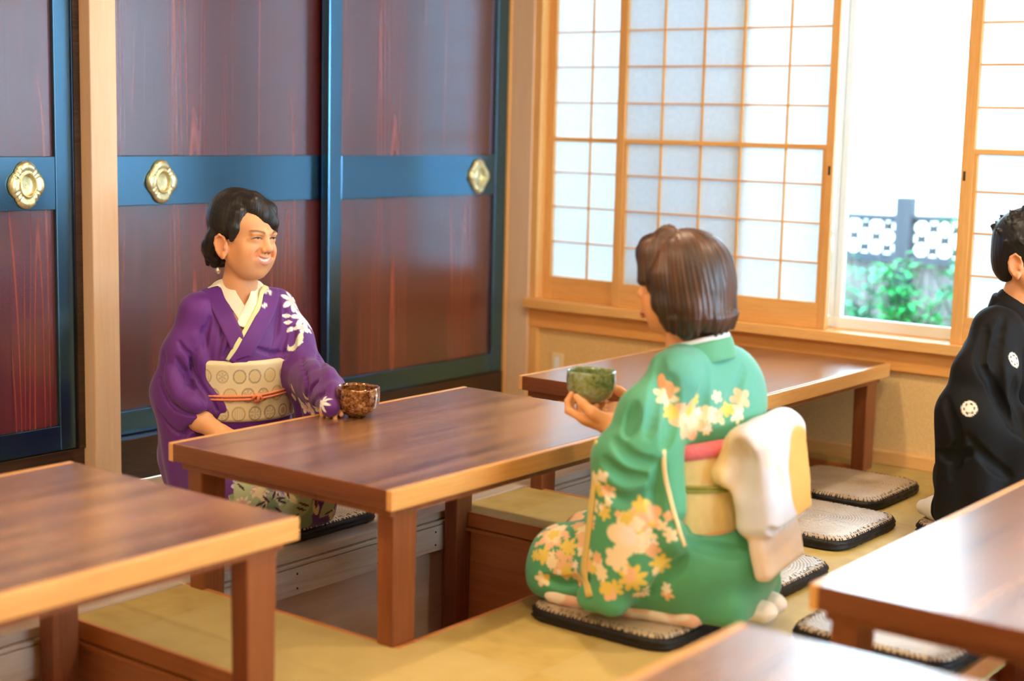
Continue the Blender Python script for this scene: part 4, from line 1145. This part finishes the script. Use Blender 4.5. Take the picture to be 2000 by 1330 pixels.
    mb.tube([(kx, -.012, .352), (kx+.005, -.004, .364), (kx+.006, .008, .360), (kx+.002, .016, .352), (kx, .006, .346), (kx-.002, -.006, .349)], .0046, 8)
    mb.tube([(kx+.003, .004, .344), (kx+.007, .002, .356), (kx+.003, .004, .368)], .0048, 8)
    mb.build('cord_knot', cord, obi)
    return body
def uz_(px, py, z):
    d = np.array(_f)+(px-1000)/FPX*np.array(_r)-(py-665)/FPX*np.array(_u); c = np.array(CAM); return c+d*((z-c[2])/d[2])
purple_woman()
# brown tea bowl on the table
def mat_glaze(name, c1, c2, c3, rough=.15, metal=.0, sc=40):
    m, nt, b = mk(name, rough, .8, .6, metal=metal); tc = N(nt, 'ShaderNodeTexCoord')
    n1 = N(nt, 'ShaderNodeTexNoise', i_Scale=sc, i_Detail=6.0, i_Roughness=.7); n2 = N(nt, 'ShaderNodeTexNoise', i_Scale=sc*4, i_Detail=3.0)
    for n in (n1, n2): nt.links.new(tc.outputs['Object'], n.inputs['Vector'])
    c = ramp(nt, math_(nt, 'ADD', math_(nt, 'MULTIPLY', n1.outputs[0], .7), math_(nt, 'MULTIPLY', n2.outputs[0], .3)), [(.38, c1), (.5, c2), (.64, c3)])
    nt.links.new(c, b.inputs['Base Color']); bump(nt, b, n2.outputs[0], .35, .0012); return m
def tea_bowl(loc, rad, hgt, mat, label, ql=1.0):
    prof = [(.30, .004), (.34, 0), (.40, 0), (.42, .05), (.62, .10), (.86, .25), (.97, .45), (1.0, .7), (.985, .93), (.97, 1.0), (.945, .995), (.93, .9), (.93, .6), (.85, .32), (.55, .17), (.1, .13)]
    mb = MB().lathe([(r*rad, z*hgt) for r, z in prof], 72, wob=lambda a, j: (1+.018*math.sin(2*a+1)+.010*math.sin(5*a+j*.4)+.006*math.sin(11*a), .0012*math.sin(3*a)*(j > 6)))
    o = mb.build('tea_bowl', mat); o.location = loc; tag(o, label, 'bowl'); return o
bl = uz_(698, 813, .3505)
tea_bowl((bl[0]-.0, bl[1]+.0, .3505), .0565, .078, mat_glaze('brown_lustre_glaze', lin(60, 30, 12), lin(140, 86, 38), lin(196, 160, 110), .13, .55), 'brown lustre glazed tea bowl standing on the table edge before the woman in purple')
# ---------------------------------------------------------------- the woman in green, seen from behind, holding a bowl
def green_woman():
    Fg = Figure(-1.72, 2.865, 190)
    T = np.array([.012, -.004, .766]); R = rotm(0, 0, 2) @ rotm(0, 4, 0)
    bc = np.array([.222, .0, .474])
    B = Vol((-.30, -.30, .0), (.42, .34, .91), .0024)
    B.ell((-.06, 0, .20), (.13, .16, .11), .02); B.chain([(-.04, 0, .22), (-.02, 0, .40), (-.02, 0, .52)], [.10, .09, .085], .03)
    B.ell((-.02, 0, .46), (.085, .125, .12), .04); B.cap((-.02, -.11, .565), (-.02, .11, .565), .036, k=.05)
    B.chain([(-.022, 0, .57), (-.012, .0, .64), (0, 0, .70)], [.060, .045, .043], .03)
    for s_ in (-1, 1):
        B.chain([(-.05, s_*.08, .18), (.24, s_*.065, .11)], [.085, .058], .02); B.chain([(.24, s_*.065, .09), (-.12, s_*.06, .075)], [.045, .032], .02)
        B.cap((-.12, s_*.05, .075), (-.19, s_*.035, .065), .03, .02, .02)
        wr = np.array([.122, s_*.078, .446])
        B.chain([(-.015, s_*.125, .555), (.055, s_*.180, .37), tuple(wr*.5+np.array([.055, s_*.180, .37])*.5), tuple(wr)], [.044, .040, .034, .026], .015)
        hand(B, wr, (.96, -s_*.20, -.02), (-.02, -s_*.42, .90), s_, 1.03, curl=(.30, .85, .65), tcurl=.3, tdir=(.9, .35, .5))
    head(B, T, R, 1.0, 0)
    v, f = B.mesh(1); body = np_mesh('person', v, f, M['skin'], None, head_paint(v, T, R, 1.0, lin(232, 166, 112), 0))
    tag(body, 'woman with brown bobbed hair in green kimono, kneeling with her back turned, holding a bowl', 'person'); Fg.place(body)
    # bobbed hair
    Hv = Vol(T-np.array([.16, .15, .18]), T+np.array([.16, .15, .15]), .0022); Hv.frame(T, R)
    Hv.ell((-.012, 0, .026), (.104, .092, .092), .01); Hv.ell((-.030, 0, -.030), (.088, .094, .088), .03)
    Hv.chain([(-.040, .060, -.060), (-.030, .062, -.100)], [.036, .022], .03); Hv.chain([(-.040, -.060, -.060), (-.030, -.062, -.100)], [.036, .022], .03)
    Hv.chain([(-.070, -.03, -.07), (-.070, .03, -.07)], .034, .03); Hv.ell((-.072, 0, -.085), (.036, .060, .030), .02)
    Hv.chain([(.022, .080, .020), (.020, .081, -.040), (.006, .074, -.092)], [.022, .018, .009], .02); Hv.chain([(.030, -.082, .020), (.036, -.083, -.040), (.022, -.076, -.092)], [.022, .020, .010], .02)
    Hv.ell((.105, 0, -.055), (.070, .062, .100), .012, '-'); Hv.ell((.010, 0, -.130), (.060, .050, .055), .012, '-')
    Hv.chain([(.020, .030, .105), (.072, .0, .080), (.086, -.035, .045)], [.020, .024, .014], .014); Hv.chain([(.020, .030, .105), (.060, .055, .070), (.064, .074, .010)], [.020, .022, .012], .014)
    rs = np.random.RandomState(2)
    for i in range(26):
        a = -math.pi+2*math.pi*i/26+rs.uniform(-.1, .1); x0, y0 = -.030+.080*math.cos(a), .086*math.sin(a)
        if x0 > .02 and abs(y0) < .06: continue
        Hv.cap((x0, y0, -.075), (x0*.95-.004, y0*.93, -.098-rs.uniform(0, .014)), .012, .004, .008)
    def fn(x, y, z):
        q = (np.stack([x, y, z], 1)-T) @ R; a = np.arctan2(q[:, 1], q[:, 0]-.02); return .0006*(np.sin(a*70+3*np.sin(q[:, 2]*22))+.6*np.sin(a*127+q[:, 2]*30))+.0012*snoise(np.stack([a*1.2, q[:, 2]*4, q[:, 1]*2], 1), 9, 2)
    Hv.disp(fn); hv, hf = Hv.mesh(1); q = (hv-T) @ R; a = np.arctan2(q[:, 1], q[:, 0]-.02)
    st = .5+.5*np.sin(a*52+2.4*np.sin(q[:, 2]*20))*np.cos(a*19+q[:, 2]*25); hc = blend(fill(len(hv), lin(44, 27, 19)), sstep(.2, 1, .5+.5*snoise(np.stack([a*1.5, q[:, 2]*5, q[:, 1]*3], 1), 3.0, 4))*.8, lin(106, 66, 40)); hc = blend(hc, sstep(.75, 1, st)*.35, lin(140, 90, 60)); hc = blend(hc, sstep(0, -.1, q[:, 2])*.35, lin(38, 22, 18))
    np_mesh('hair', hv, hf, M['hair_brown'], body, hc)
    # kimono
    K = Vol((-.32, -.34, .03), (.44, .36, .66), .0030)
    K.ell((-.075, 0, .165), (.165, .185, .115), .03); K.chain([(-.04, 0, .20), (-.03, 0, .44)], [.125, .115], .03); K.ell((-.03, 0, .47), (.118, .150, .130), .03)
    K.cap((-.035, -.105, .572), (-.035, .105, .572), .048, k=.06); K.cap((-.035, 0, .57), (-.030, 0, .615), .072, .062, .03)
    for s_ in (-1, 1): K.chain([(-.05, s_*.09, .165), (.235, s_*.080, .118)], [.115, .088], .03)
    K.rbox((.05, 0, .085), (.26, .150, .040), .035, .03)
    K.ell((-.085, -.06, .50), (.085, .110, .12), .05); K.ell((-.02, .09, .60), (.05, .06, .025), .04)
    for s_ in (-1, 1):
        e_ = np.array([.050, s_*.190, .405]); w_ = np.array([.078, s_*.152, .398])
        K.chain([(-.025, s_*.115, .565), (.015, s_*.155, .49), tuple(e_)], [.052, .064, .062], .03); K.chain([tuple(e_), tuple(w_)], [.064, .046], .02)
        for a_, b_, r0, r1 in (((.078, s_*.185, .40), (.118, s_*.200, .085), .040, .030), ((.045, s_*.200, .40), (.060, s_*.212, .095), .048, .038), ((.005, s_*.195, .42), (.005, s_*.210, .16), .050, .036), ((-.025, s_*.175, .44), (-.070, s_*.200, .245), .044, .030)):
            K.cap(a_, b_, r0, r1, .04)
        K.cap(tuple(w_+np.array([.004, -s_*.01, .004])), tuple(w_+np.array([.05, -s_*.09, .03])), .034, .042, .008, '-')
    K.frame(); K0 = Vol(K.lo, K.lo+.01, K.h); K0.n = K.n; K0.V = K.V.copy()
    K.ell((-.020, 0, .650), (.062, .058, .060), .012, '-'); K.ell((.060, 0, .600), (.060, .036, .080), .012, '-')
    for pts, r, dp in (([(1262, 720), (1240, 790), (1225, 850)], .014, .008), ([(1290, 700), (1285, 770), (1265, 850)], .014, .008), ([(1310, 740), (1312, 810), (1300, 870)], .016, .012),
                       ([(1180, 900), (1215, 930), (1262, 935)], .014, .010), ([(1178, 950), (1215, 975), (1270, 960)], .014, .009), ([(1200, 860), (1240, 900), (1280, 905)], .012, .008), ([(1290, 905), (1280, 960), (1282, 1010)], .014, .009),
                       ([(1330, 1015), (1400, 1030), (1440, 1020)], .012, .008), ([(1345, 1050), (1410, 1075), (1460, 1075)], .014, .008), ([(1335, 1090), (1300, 1130), (1270, 1165)], .014, .010), ([(1450, 720), (1430, 780), (1410, 820)], .012, .006), ([(1380, 720), (1372, 780), (1366, 830)], .012, .005),
                       ([(1060, 1130), (1110, 1140), (1150, 1130)], .012, .008), ([(1065, 1060), (1100, 1020), (1150, 985)], .014, .006)):
        h = Fg.on(K, pts)
        if len(h) > 1: K.groove(dense(h, 12), r, dp*1.3, .012)
    K.disp(lambda x, y, z: .0016*snoise(np.stack([x, y, z*.6], 1), 34, 5))
    v, f = K.mesh(1); grn = lin(78, 160, 118); col = fill(len(v), grn)*(1+.06*snoise(v, 16, 4))[:, None]
    # daylight reflected off the back below the collar, painted into the colour as teal
    col = blend(col, sstep(.42, .56, v[:, 2])*sstep(.06, -.06, v[:, 0])*.55, lin(96, 178, 170))
    PE, CR, YE, WH = lin(240, 190, 146), lin(244, 226, 186), lin(232, 204, 96), lin(246, 236, 220)
    def st_(x, y, R_, n_, c, i=None, fat=.5, rot=0):
        nonlocal col
        h = K.hit(Fg.eye, Fg.ray(x, y))
        if h is not None: col = flower(col, v, K.grad(h)[0], h, R_, n_, rot, c, i, .2, fat)
    for a in ((1246, 738, .024, 5, CR), (1300, 772, .026, 6, CR), (1262, 672, .030, 5, CR), (1235, 700, .022, 5, CR), (1345, 820, .046, 7, PE, CR, .6), (1385, 812, .024, 5, CR), (1358, 780, .014, 5, YE), (1400, 775, .015, 5, CR), (1448, 778, .026, 5, PE), (1475, 700, .024, 5, CR),
              (1440, 810, .022, 6, CR), (1420, 800, .018, 5, YE), (1310, 805, .020, 6, YE), (1230, 1045, .052, 5, CR, WH, .7), (1262, 1010, .036, 6, PE, None, .7), (1205, 1090, .030, 6, CR, None, .7), (1290, 1100, .026, 7, YE), (1235, 1130, .034, 8, YE, None, .5), (1200, 1150, .022, 6, YE), (1180, 1000, .020, 6, YE), (1190, 960, .018, 5, CR), (1250, 985, .020, 5, YE),
              (1080, 1045, .040, 7, PE, CR, .6), (1120, 1010, .036, 6, PE, None, .6), (1110, 1070, .026, 7, YE), (1062, 1085, .022, 6, YE), (1140, 1040, .022, 6, YE), (1100, 1110, .030, 6, PE), (1060, 1130, .020, 5, CR), (1130, 1125, .022, 6, PE), (1158, 985, .024, 6, CR), (1145, 1085, .020, 5, CR), (1310, 1045, .018, 5, CR), (1175, 930, .016, 5, YE)):
        st_(*a)
    rs = np.random.RandomState(21)
    for x0, x1, y0, y1, n_, in ((1045, 1160, 990, 1130, 46), (1160, 1320, 990, 1165, 34), (1150, 1190, 900, 1000, 10), (1310, 1420, 795, 850, 16), (1235, 1290, 655, 730, 8)):
        for _ in range(n_): st_(rs.uniform(x0, x1), rs.uniform(y0, y1), rs.uniform(.008, .019), rs.randint(4, 8), [PE, CR, YE, CR, WH, PE][rs.randint(6)], None, rs.uniform(.3, .7), rs.uniform(0, 3))
    kim = np_mesh('kimono', v, f, M['silk'], body, np.clip(col, 0, 1)); kim['label'] = 'green kimono printed with peach, cream and yellow flowers'
    # standing collar at the nape, sleeve edging
    def around(z, rx, ry, a0, a1, n=40, c=(-.030, 0), dz=.0):
        A = np.linspace(math.radians(a0), math.radians(a1), n); return np.stack([c[0]+rx*np.cos(A), c[1]+ry*np.sin(A), z-dz*np.cos(A)], 1)
    p = around(.612, .078, .074, 55, 305, 50, dz=.020); nn = np.stack([(p[:, 0]+.030)/.078, p[:, 1]/.074, 0*p[:, 0]+.35], 1); nn /= np.linalg.norm(nn, axis=1, keepdims=True)
    ribbon('collar', M['silk'], body, p, nn, .050, .004, base=lin(86, 164, 128))
    p = around(.634, .070, .066, 50, 310, 50, dz=.020); nn = np.stack([(p[:, 0]+.030)/.070, p[:, 1]/.066, 0*p[:, 0]+.3], 1); nn /= np.linalg.norm(nn, axis=1, keepdims=True)
    ribbon('under_collar', M['silk'], body, p, nn, .022, .002, base=lin(226, 232, 236))
    h = Fg.on(K, [(1296, 880), (1300, 930), (1312, 985), (1326, 1035), (1336, 1066)])
    if len(h) > 2: h = dense(h, 30); g = K.grad(h); ribbon('sleeve_edging', M['silk'], body, h+g*.002, g, .009, .002, base=lin(240, 214, 160))
    h = Fg.on(K, [(1166, 860), (1160, 950), (1150, 1040), (1142, 1110), (1152, 1165)])
    if len(h) > 2: h = dense(h, 30); g = K.grad(h); ribbon('sleeve_edging', M['silk'], body, h+g*.002, g, .020, .002, base=lin(222, 196, 116))
    # sash, cord, drum bow with hanging tail
    Ob = Vol((-.22, -.20, .20), (.18, .20, .47), .0028); Ob.ecyl((-.030, 0, .325), .146, .158, .098, .012); ov, of = Ob.mesh(1)
    oc = fill(len(ov), lin(236, 206, 140))*(1+.05*snoise(ov, 120, 7))[:, None]; oc = blend(oc, sstep(.5, 1, snoise(ov, 60, 9))*.5, lin(214, 196, 130))
    ob = np_mesh('obi', ov, of, M['brocade'], body, np.clip(oc, 0, 1)); ob['label'] = 'pale gold brocade sash'
    pk = plain('pink_silk_crepe', lin(224, 112, 118), .6, .3, 120, .12); mb = MB()
    mb.tube([(-.030+.140*math.cos(a), .153*math.sin(a), .424+.008*math.sin(3*a)) for a in np.linspace(-2.9, 2.9, 50)], .018, 12); mb.build('sash_scarf', pk, ob)
    mb = MB()
    for dz in (.004, -.004): mb.tube([(-.030+.150*math.cos(a), .162*math.sin(a), .343+dz) for a in np.linspace(-2.95, 2.95, 50)], .0042, 8)
    mb.build('sash_cord', plain('moss_green_cord', lin(150, 146, 62), .6, .3, 500, .1), ob)
    D = Vol((-.34, -.22, .10), (.0, .22, .54), .0030)
    D.frame((-.022, 0, -.008)); D.rbox((-.190, 0, .370), (.050, .135, .115), .030, .01, R=rotm(0, 8, 0)); D.chain([(-.172, -.125, .455), (-.172, .125, .455)], .042, .02)
    D.chain([(-.145, .09, .435), (-.125, .115, .39)], [.036, .030], .03); D.rbox((-.208, 0, .222), (.020, .125, .060), .016, .012, R=rotm(0, 14, 0))
    D.frame(); D.groove([(-.262, y_, .268) for y_ in np.linspace(-.13, .14, 10)], .010, .008, .006, taper=False)
    D.ell((-.19, .165, .39), (.034, .045, .075), .02, '-')
    D.disp(lambda x, y, z: .0022*snoise(np.stack([x, y*.6, z], 1), 40, 5))
    dv, df = D.mesh(1); n_ = len(dv); dc = fill(n_, lin(214, 216, 224)); dc = blend(dc, sstep(.3, 1, snoise(dv, 44, 8))*.6, lin(238, 212, 182)); dc = blend(dc, sstep(.10, .13, dv[:, 1])*sstep(-.20, -.15, dv[:, 0])*.8, lin(240, 206, 120))
    dc = blend(dc, sstep(1.08, .94, np.hypot((dv[:, 1]+.055)/.088, (dv[:, 2]-.365)/.100))*sstep(-.215, -.232, dv[:, 0]), lin(234, 178, 92)); dc = blend(dc, sstep(.265, .25, dv[:, 2])*.6, lin(240, 208, 178))
    db = np_mesh('obi_bow', dv, df, M['brocade'], body, np.clip(dc, 0, 1)); db['label'] = 'silver white and yellow drum bow of the sash'
    # split-toed socks and the underskirt showing beneath
    for s_ in (-1, 1):
        t_ = Vol((-.30, -.12, .035), (.0, .12, .14), .0032); t_.chain([(-.06, s_*.055, .070), (-.15, s_*.050, .072), (-.215, s_*.035, .066)], [.036, .034, .022], .02); t_.ell((-.225, s_*.032, .066), (.026, .024, .018), .02)
        tv, tf = t_.mesh(1); np_mesh('sock', tv, tf, M['silk'], body, fill(len(tv), lin(240, 232, 222)))
    U = Vol((-.12, -.20, .033), (.34, .20, .13), .0035); U.rbox((.07, 0, .062), (.19, .160, .026), .024, .02); U.disp(lambda x, y, z: .003*snoise(np.stack([x, y, z], 1), 60, 2)); uv, uf = U.mesh(1)
    uc = fill(len(uv), lin(236, 190, 160)); uc = blend(uc, sstep(-.1, .2, snoise(uv, 70, 6)), lin(246, 232, 214)); uc = blend(uc, sstep(.45, .6, snoise(uv, 55, 16)), lin(176, 70, 58)); uc = blend(uc, sstep(.5, .65, snoise(uv, 60, 26)), lin(110, 132, 84)); np_mesh('under_robe', uv, uf, M['silk'], body, np.clip(uc, 0, 1))
    w = Fg.o+Fg.M.T @ bc
    return w
gw = green_woman()
tea_bowl(tuple(gw), .056, .076, mat_glaze('mossy_green_glaze', lin(92, 112, 62), lin(138, 152, 92), lin(150, 176, 160), .2, .05, 26), 'mossy green tea bowl held up in the hands of the woman in green')

# ---------------------------------------------------------------- the man in black at the right edge
def black_man():
    Fg = Figure(-1.405, 4.13, 0)
    T = np.array([.012, 0, .785]); R = rotm(0, 0, -8) @ rotm(0, 6, 0)
    B = Vol((-.32, -.30, .0), (.46, .30, .93), .0028)
    B.ell((-.06, 0, .20), (.13, .16, .11), .02); B.chain([(-.04, 0, .22), (-.02, 0, .40), (-.01, 0, .52)], [.10, .10, .095], .03)
    B.ell((-.01, 0, .47), (.095, .145, .12), .04); B.cap((-.015, -.14, .585), (-.015, .14, .585), .038, k=.05); B.chain([(-.018, 0, .59), (-.008, 0, .66), (0, 0, .72)], [.062, .050, .048], .03)
    for s_ in (-1, 1):
        B.chain([(-.05, s_*.09, .18), (.33, s_*.08, .11)], [.085, .060], .02); B.chain([(.33, s_*.08, .09), (-.14, s_*.07, .075)], [.045, .034], .02)
        wr = np.array([.21, s_*.085, .235]); B.chain([(-.01, s_*.155, .575), (.0, s_*.215, .38), tuple(wr)], [.045, .040, .026], .015); hand(B, wr, (.9, -s_*.3, -.25), (0, 0, -1), -s_, 1.05, curl=(.25, .3, .25))
    head(B, T, R, 1.03, 0); v, f = B.mesh(1)
    body = np_mesh('person', v, f, M['skin'], None, head_paint(v, T, R, 1.03, lin(222, 158, 112), 0)); tag(body, 'man with short black hair in black crested jacket kneeling, cut by the right edge', 'person'); Fg.place(body)
    Hv = Vol(T-.15, T+.15, .0024); Hv.frame(T, R); Hv.ell((-.014, 0, .032), (.106, .088, .092), .01); Hv.ell((-.045, 0, -.030), (.064, .072, .066), .03); Hv.ell((.110, 0, -.060), (.085, .100, .092), .012, '-'); Hv.ell((.0, 0, -.135), (.10, .10, .055), .012, '-')
    rs = np.random.RandomState(9)
    for i in range(90):
        a, e = rs.uniform(0, 6.28), rs.uniform(-.3, 1.5); d = np.array([math.cos(a)*math.cos(e), math.sin(a)*math.cos(e), math.sin(e)]); c = np.array([-.014, 0, .030])+d*np.array([.098, .080, .084])
        if c[0] > .05 and c[2] < .03: continue
        Hv.cap(c, c+np.array([.022, rs.uniform(-.01, .01), -.014])*(1 if c[0] > -.02 else -.3)+d*.008, .012, .003, .006)
    strands(Hv, T, R, .0006, 80, 3); hv, hf = Hv.mesh(1); np_mesh('hair', hv, hf, M['hair_black'], body, fill(len(hv), (.010, .010, .012)))
    K = Vol((-.34, -.42, .02), (.46, .40, .70), .0036)
    K.ell((-.06, 0, .16), (.15, .21, .13), .03); K.chain([(-.04, 0, .18), (-.03, 0, .46)], [.150, .135], .03); K.ell((-.02, 0, .49), (.130, .175, .13), .03); K.cap((-.03, -.135, .590), (-.03, .135, .590), .048, k=.06); K.cap((-.03, 0, .59), (-.02, 0, .635), .074, .066, .03)
    for s_ in (-1, 1):
        K.chain([(-.05, s_*.10, .16), (.34, s_*.09, .115)], [.12, .095], .03)
        K.chain([(-.02, s_*.150, .585), (-.02, s_*.215, .47), (-.02, s_*.245, .37)], [.064, .084, .086], .03); K.chain([(-.02, s_*.245, .37), (.17, s_*.125, .265)], [.085, .055], .03)
        for a_, b_, r0, r1 in (((-.06, s_*.270, .37), (-.07, s_*.265, .10), .060, .045), ((.0, s_*.265, .34), (.02, s_*.26, .08), .055, .045), ((.08, s_*.215, .30), (.10, s_*.21, .08), .045, .040)): K.cap(a_, b_, r0, r1, .05)
    K.rbox((.09, 0, .075), (.26, .18, .040), .035, .03)
    K.ell((.0, 0, .675), (.060, .056, .060), .012, '-'); K.ell((.085, 0, .610), (.060, .036, .085), .012, '-')
    for pts, r, dp in (([(1960, 620), (1945, 700), (1950, 760), (1975, 830)], .016, .012), ([(1925, 640), (1915, 700), (1925, 740)], .014, .008), ([(1920, 720), (1950, 790), (1985, 840)], .016, .012), ([(1830, 880), (1860, 890), (1900, 880)], .016, .012), ([(1850, 780), (1870, 850), (1860, 930)], .014, .008), ([(1890, 850), (1930, 900), (1970, 930)], .014, .008), ([(1985, 740), (1990, 800), (1998, 850)], .014, .010)):
        h = Fg.on(K, pts)
        if len(h) > 1: K.groove(dense(h, 12), r, dp*1.3, .012)
    K.disp(lambda x, y, z: .002*snoise(np.stack([x, y, z*.6], 1), 30, 5)); v, f = K.mesh(1); col = fill(len(v), lin(12, 13, 16))
    wh = lin(240, 228, 208)
    for x, y in ((1981, 703), (1893, 798)):
        h = K.hit(Fg.eye, Fg.ray(x, y))
        if h is not None: n_ = K.grad(h)[0]; col = flower(col, v, n_, h, .0205, 0, 0, wh); col = flower(col, v, n_, h, .0165, 6, .3, lin(70, 66, 62), wh, .55, .55)
    kim = np_mesh('crested_jacket', v, f, M['black_cloth'], body, np.clip(col, 0, 1)); kim['label'] = 'black jacket with round white crests'
    A = np.linspace(math.radians(60), math.radians(300), 40); p = np.stack([-.022+.069*np.cos(A), .066*np.sin(A), .634-.014*np.cos(A)], 1); nn = np.stack([np.cos(A), np.sin(A), .3+0*A], 1); nn /= np.linalg.norm(nn, axis=1, keepdims=True)
    ribbon('collar', M['black_cloth'], body, p, nn, .046, .004, base=lin(14, 15, 18))
    for s_ in (-1, 1):
        t_ = Vol((-.34, -.20, .03), (-.05, .20, .15), .0035); t_.chain([(-.10, s_*.13, .072), (-.16, s_*.125, .070), (-.205, s_*.115, .064)], [.036, .034, .022], .02)
        tv, tf = t_.mesh(1); np_mesh('sock', tv, tf, M['silk'], body, fill(len(tv), lin(236, 230, 224)))
black_man()
